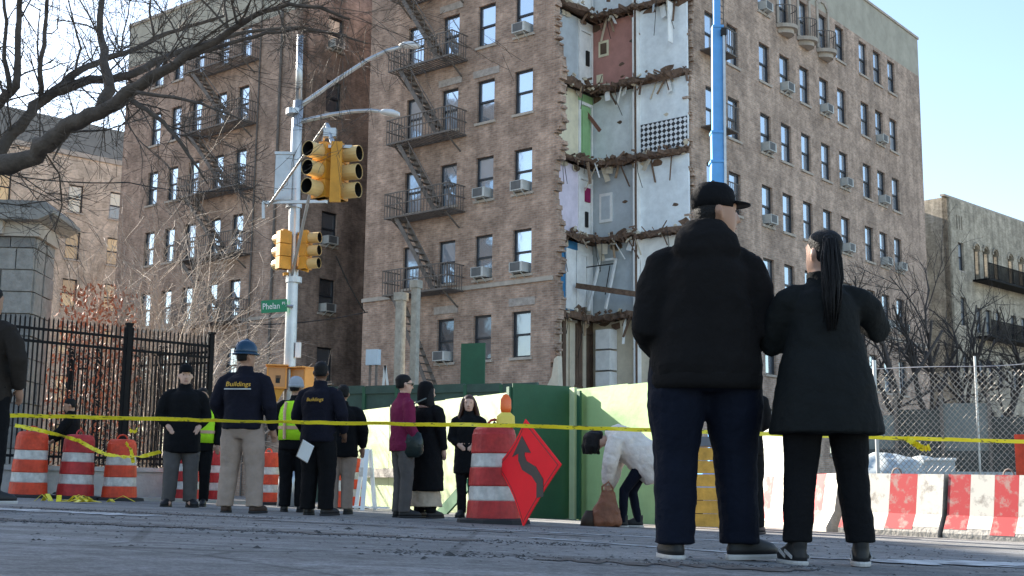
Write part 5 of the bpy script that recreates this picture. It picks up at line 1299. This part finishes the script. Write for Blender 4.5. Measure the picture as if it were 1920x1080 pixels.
    if hat == 'cap':
        q = MB(); q.loft([(0, -.014, 1.655, .083, .104), (0, -.014, 1.70, .087, .109), (0, -.014, 1.745, .080, .100), (0, -.014, 1.775, .055, .070), (0, -.014, 1.787, .018, .022)], 24); co = hp(q, 'cap', hatm or C_BLACK)
        q = MB(); n_ = 10; o1 = [(.080 * math.cos(math.pi * i / n_), .07 + .105 * math.sin(math.pi * i / n_) ** .8) for i in range(n_ + 1)]; q.slab(o1, 1.683, 1.690); q.v = [(x, y, z - 1.2 * x * x - .10 * max(0, y - .09)) for x, y, z in q.v]; hp(q, 'cap_brim', hatm or C_BLACK)
        hp(MB().ball((0, -.014, 1.79), (.010, .010, .006), 8, 5), 'cap_button', hatm or C_BLACK)
    if hat == 'helmet':
        q = MB(); q.loft([(0, -.008, 1.668, .105, .130), (0, -.008, 1.70, .104, .128), (0, -.008, 1.745, .096, .118), (0, -.008, 1.785, .074, .092), (0, -.008, 1.81, .04, .05), (0, -.008, 1.815, .014, .018)], 26); hp(q, 'helmet', hatm)
        hp(MB().loft([(0, -.004, 1.655, .122, .152), (0, -.002, 1.668, .118, .150), (0, -.004, 1.676, .104, .128)], 26), 'helmet_brim', hatm)
        q = MB(); q.tube([(0, .115, 1.70), (0, .09, 1.775), (0, .0, 1.82), (0, -.1, 1.775), (0, -.13, 1.70)], .014, 6); hp(q, 'helmet_ridge', hatm)
    if hat == 'beanie':
        q = MB(); q.loft([(0, -.016, 1.640, .088, .108), (0, -.016, 1.675, .090, .110), (0, -.016, 1.73, .084, .100), (0, -.018, 1.775, .055, .068), (0, -.018, 1.788, .02, .024)], 24); hp(q, 'knit_hat', hatm); hp(MB().loft([(0, -.016, 1.632, .093, .113), (0, -.016, 1.672, .093, .113)], 24), 'hat_cuff', hatm)
    if hat == 'hoodup':
        q = MB(); q.loft([(0, -.03, 1.47, .115, .10), (0, -.035, 1.55, .105, .105), (0, -.032, 1.64, .104, .112), (0, -.03, 1.71, .100, .108), (0, -.03, 1.765, .070, .08), (0, -.03, 1.785, .025, .03)], 22); hp(q, 'hood', hatm, True, .014)
    return root, jacket

def back_print(root, txt, z, w, size, y, mat, yaw=0, tilt=8, x=0, line=True):
    p = thing_ = text_obj(txt, size, mat, root, (x, y, z), (R(90 - tilt), 0, R(yaw)), .0015, w, .12)
    if line: MB().box((x, y - .012, z - size * .72), (w * 1.08, .008, .013), (R(-tilt), 0, R(yaw))).build('print_line', M('print_grey', (.45, .44, .42), .6), root)
YEL = M('yellow_print', (.75, .42, .05), .6, .1)

# -- the two figures in the foreground, backs to the camera
r1, _ = person('large man in black hoodie and cap seen from behind in the foreground', 1326, 6.1, 1.84, 0, C_HOOD, C_NAVYP, 1, .82, 1.16, 1.5,
    [((-.285, -.03, 1.06), (-.22, .20, .99)), ((.285, -.03, 1.06), (.22, .20, .99))], .158, (8, -62), .0, True, True, -78, 0, 'short', HAIR_B, 'cap', C_BLACK, 1.22, .011, SHOE_B, SOLE_W, False, True, foldk=.9, legy=(-.04, .05), AR=1.02, WB=1.42, WT=1.40, hx=.062)
wb = MB(); wb.loft([(0, -.005, .775, .258, .200), (0, -.005, .80, .266, .208), (0, -.005, .835, .268, .210), (0, -.005, .86, .262, .204)], 40); wo = wb.build('waistband', C_HOOD, r1, True); folds(wo, .012, .05)
r2, _ = person('woman with long ponytail and dark coat seen from behind in the foreground', 1553, 5.95, 1.60, 0, C_COAT, C_BLACK, 0, .665, 1.02, 1.25,
    [((-.25, .12, 1.16), (-.10, .32, 1.32)), ((.33, .09, 1.24), (.10, .28, 1.44))], .165, (12, -12), .095, False, True, 28, 6, 'ponytail', HAIR_B, None, None, 1.12, .011, SHOE_B, SOLE_W, True, True, foldk=.9, AR=1.1, WB=1.12, WT=1.12, cuff=.045)
person('dark figure standing behind the big man, only a trouser leg and shoe showing', 1397, 12.9, 1.74, 10, C_BLACK, C_BLACK, 1, .80, 1.1, 1.1, [((-.26, .02, 1.14), (-.14, .22, 1.05)), ((.26, .02, 1.14), (.14, .22, 1.05))], .12, (0, -40), 0, False, True, 0, 0, 'short', None, None, None, 1.3, .014)
# -- cropped person at the left edge
person('person in dark brown jacket at the left edge, back turned, cut by the frame', -46, 10.3, 1.80, -20, C_DKBROWN, C_BLACK, 1, .80, 1.15, 1.2, [((-.30, -.02, 1.14), (-.26, .10, .93)), ((.32, .0, 1.14), (.26, .10, .92))], .13, (0, -30), .01, False, True, 0, 0, 'short', HAIR_B, None, None, 1.25, .012, SHOE_B, SOLE_W, lift=.05)
# -- people along the tape, left to right
person('person in black bending behind the second barrel by the iron fence', 122, 20.9, 1.62, 100, C_BLACK, C_BLACK, 1, .75, 1.05, 1.05, [((-.22, .14, 1.16), (-.16, .34, 1.02)), ((.22, .12, 1.14), (.18, .3, 1.0))], .10, (0, 0), 0, False, True, 0, -15, 'short', HAIR_B, None, None, 1.1, .014, lift=.03)
person('man in black coat and dark cap facing the camera before the iron fence', 335, 16.0, 1.80, 200, C_BLACK, C_GREY, 0, .66, 1.14, 1.25, [((-.285, .0, 1.12), (-.20, .10, 1.0)), ((.285, -.01, 1.12), (.20, .09, 1.0))], .13, (20, -25), .02, False, True, 0, 0, 'short', HAIR_B, 'cap', C_BLACK, 1.25, .014, glasses=False)
person('person in hi-vis vest half hidden behind the man in black coat', 369, 17.2, 1.62, 190, C_BLACK, C_BLACK, 1, .80, 1.05, 1.05, None, .09, (0, 0), 0, False, True, 0, 0, 'short', HAIR_B, None, None, 1.1, .014, vest=True)
r3, _ = person('worker in blue hard hat, printed navy jacket and tan trousers, back turned', 449, 13.5, 1.81, -8, C_NAVY, C_TAN, 1, .86, 1.18, 1.25, [((-.31, -.02, 1.13), (-.24, .14, .98)), ((.30, -.04, 1.10), (.31, .06, .87))], .16, (10, -15), 0, False, True, -40, 0, 'short', HAIR_B, 'helmet', M('blue_helmet', (.014, .045, .085), .2, .08), 1.28, .012, M('brown_boot', (.06, .035, .025), .7), RUBBER)
back_print(r3, 'Buildings', 1.325, .27, .07, -.205, YEL)
for s, nm in ((1, 'shoulder_patch'),): MB().loft([(.262, -.05, 1.29, .02, .03), (.258, -.05, 1.35, .02, .03)], 10).build(nm, WHITE, r3)
person('worker in grey hat and lime safety vest beside the pole, partly hidden', 548, 15.6, 1.66, 5, C_BLACK, C_BLACK, 1, .80, 1.12, 1.1, [((-.25, .02, 1.14), (-.2, .2, 1.0)), ((.26, .02, 1.14), (.2, .2, 1.0))], .10, (10, -10), 0, False, True, -35, 0, 'short', HAIR_B, 'beanie', M('grey_hat', (.32, .34, .37), .8), 1.15, .014, vest=True)
r4, _ = person('man in black jacket with yellow lettering holding papers, back turned', 593, 13.9, 1.70, -22, C_NAVY, C_BLACK, 2, .82, 1.16, 1.25, [((-.30, -.02, 1.12), (-.24, .16, .92)), ((.31, -.02, 1.14), (.26, .12, .95))], .12, (15, -15), 0, False, True, 25, 0, 'short', HAIR_B, None, None, 1.3, .012)
back_print(r4, 'Buildings', 1.305, .22, .06, -.200, YEL, 0, 8, .05, False)
MB().loft([(.256, -.05, 1.30, .02, .03), (.25, -.05, 1.37, .02, .03)], 10).build('shoulder_patch', WHITE, r4)
person('onlooker in black jacket and tan trousers behind the man with papers', 636, 15.4, 1.58, 10, C_BLACK, C_TAN, 1, .76, 1.2, 1.15, None, .10, (10, -20), .01, False, True, 10, 0, 'short', HAIR_B, None, None, 1.15, .014)
pp = at(572, 846, 13.55); nt = thing('paper_notebook', 'sheaf of papers in the hand of the lettered man', 'papers', pp, R(-20)); MB().box((0, 0, 0), (.16, .012, .21), (R(10), R(28), 0)).build('cover', M('kraft_paper', (.36, .30, .25), .7), nt); MB().box((.012, -.012, 0), (.15, .010, .2), (R(10), R(28), 0)).build('sheet', WHITE, nt)
person('man in maroon jacket, sunglasses and grey trousers looking right', 752, 14.6, 1.66, -62, C_MAROON, C_GREY, 0, .80, 1.08, 1.05, [((-.24, .0, 1.14), (-.18, .18, .98)), ((.25, -.02, 1.12), (.22, .12, .92))], .10, (10, -10), 0, False, True, 0, 0, 'short', HAIR_B, None, None, 1.1, .012, glasses=True)
r5, _ = person('woman in long black coat with pale collar and beige skirt, turned away', 797, 14.9, 1.60, -38, C_BLACK, C_BLACK, 0, .34, 1.12, 1.1, [((-.25, .04, 1.12), (-.2, .2, .98)), ((.27, -.02, 1.12), (.25, .06, .88))], .10, (10, -10), .06, False, False, -15, 0, 'long', HAIR_B, 'hoodup', C_BLACK, 1.1, .013, skirt=(C_BEIGE, .14, .55))
MB().loft([(0, -.005, 1.43, .13, .115), (0, 0, 1.475, .105, .10), (0, .0, 1.50, .095, .09)], 20).build('collar', cloth('pale_pink_collar', (.45, .30, .25)), r5, True)
bg_ = thing('shoulder_bag', 'dark green leather bag on the back of the woman in long coat', 'bag', at(772, 830, 14.45), R(-30))
bm = MB(); bm.loft([(0, 0, -.17, .10, .04), (0, 0, -.12, .15, .065), (0, 0, .02, .15, .06), (0, 0, .11, .12, .045), (0, 0, .13, .08, .03)], 18, 3).build('pouch', M('dark_green_leather', (.012, .022, .02), .3, .2, 8, .2), bg_, True)
MB().tube([(-.10, -.03, .1), (-.06, -.06, .3), (.05, -.02, .46), (.16, .05, .52)], .010, 6).build('strap', M('strap_grey', (.12, .13, .12), .4), bg_)
person('woman with long curly brown hair in black coat facing the camera', 876, 16.4, 1.60, 172, C_BLACK, C_BLACK, 0, .62, 1.05, 1.0, [((-.24, .02, 1.12), (-.13, .10, 1.04)), ((.24, .02, 1.12), (.13, .10, 1.04))], .08, (10, -10), .02, False, True, 8, 0, 'curly', HAIR_BR, None, None, 1.0, .012)

# -- woman in white puffer bending over a bag
def bending(px, Y, H):
    k = H / 1.75; base = gat(px, Y); V = Vector
    root = thing('person', 'woman in off-white puffer coat and dark leggings bending over a brown bag', 'person', (base.x, base.y, base.z + .012), R(80), 'people in the street'); root.scale = (k, k, k)
    hip = [V((-.09, -.14, .80)), V((.09, -.14, .80))]; ank = [V((-.10, .16, .09)), V((.10, -.02, .09))]; kn = [hip[i].lerp(ank[i], .5) + V((0, .13, 0)) for i in (0, 1)]
    sh = [V((-.17, .26, 1.10)), V((.17, .26, 1.10))]; el = [V((-.22, .30, .80)), V((.21, .27, .80))]; wr = [V((-.10, .36, .54)), V((.06, .34, .50))]
    b = MB(); b.tube([V((0, -.15, .78)), V((0, -.04, .92)), V((0, .12, 1.05)), V((0, .28, 1.12)), V((0, .38, 1.11))], [.12, .13, .13, .11, .06], 14)
    for i in (0, 1):
        b.tube([hip[i], kn[i], ank[i]], [.075, .05, .035], 10); b.tube([ank[i], ank[i] + V((0, .02, -.045)), ank[i] + V((0, .12, -.055))], [.036, .034, .028], 8)
        b.tube([sh[i], el[i], wr[i]], [.05, .038, .027], 9); hand(b, wr[i], wr[i] - el[i], 1, 1 if i == 0 else -1)
    RM = Matrix.Translation(V((0, .34, 1.11))) @ Matrix.Rotation(R(-92), 4, 'X') @ Matrix.Translation(V((0, .0, -1.48)))
    b.merge(head_mb(1), RM); remesh(b.build('body', SKIN[0], root, True), .012, 3, .4)
    h = MB(); q = MB(); q.loft([(0, -.045, 1.56, .070, .06), (0, -.034, 1.62, .084, .085), (0, -.014, 1.68, .094, .112), (0, -.010, 1.74, .080, .10), (0, -.010, 1.775, .045, .055), (0, -.01, 1.785, .014, .018)], 20); h.merge(q, RM)
    tp = RM @ V((0, 0, 1.70))
    for i in range(16):
        rr = random.Random(i); a = 6.28 * i / 16; p = tp + V((.10 * math.cos(a), .085 * math.sin(a), .03)); h.tube([p + V((0, -.03, .05)), p, p + V((rr.gauss(0, .02), .01 + rr.gauss(0, .02), -.12)), p + V((rr.gauss(0, .03), .02 + rr.gauss(0, .02), -.22))], [.03, .042, .038, .014], 7)
    remesh(h.build('hair', HAIR_B, root, True), .012, 3, .4)
    t = MB()
    for i in (0, 1): t.tube([hip[i] + V((0, 0, .04)), kn[i], ank[i], ank[i] + V((0, 0, -.04))], [.10, .07, .052, .05], 12)
    t.ball((0, -.14, .80), (.17, .14, .13)); o = t.build('leggings', C_NAVYP, root, True); remesh(o, .013, 4); folds(o, .012, .08)
    c = MB(); c.tube([V((0, -.30, .58)), V((0, -.24, .74)), V((0, -.08, .90)), V((0, .10, 1.05)), V((0, .26, 1.13)), V((0, .36, 1.12))], [.19, .235, .235, .22, .19, .11], 20)
    c.ball((0, .31, 1.19), (.14, .10, .07))
    for i in (0, 1): c.tube([sh[i] + V((0, -.03, .02)), sh[i].lerp(el[i], .5), el[i], el[i].lerp(wr[i], .7), wr[i]], [.115, .115, .105, .09, .065], 14)
    o = c.build('puffer_coat', C_WHITEC, root, True); remesh(o, .014, 5); folds(o, .05, .12)
    for i in (0, 1): shoe(root, (ank[i].x, ank[i].y, 0), 0, SHOE_B, SOLE_W)
    return root
bending(1192, 14.4, 1.58)
bg2 = thing('brown_bag', 'slouched brown bag on the road under the bending woman\'s hands', 'bag', gat(1136, 14.2), R(10)); bg2.scale = (.86, .86, .9)
q = MB(); q.loft([(0, 0, 0, .19, .13), (0, 0, .05, .21, .15), (.0, 0, .18, .19, .13), (.02, 0, .32, .13, .10), (.03, 0, .42, .09, .06), (.04, 0, .46, .06, .04)], 22, 2.6); o = q.build('pouch', C_LEATHER, bg2, True); remesh(o, .014, 3); folds(o, .05, .10)
MB().tube([(-.05, -.02, .40), (-.06, -.03, .50), (.03, -.03, .56), (.09, -.02, .48), (.09, -.01, .40)], .014, 6).build('handle', C_LEATHER, bg2)
MB().loft([(-.24, 0, 0, .11, .10), (-.24, 0, .10, .09, .09), (-.22, 0, .2, .05, .05)], 16, 2.4).build('side_pouch', M('dark_pouch', (.035, .02, .012), .7), bg2, True)
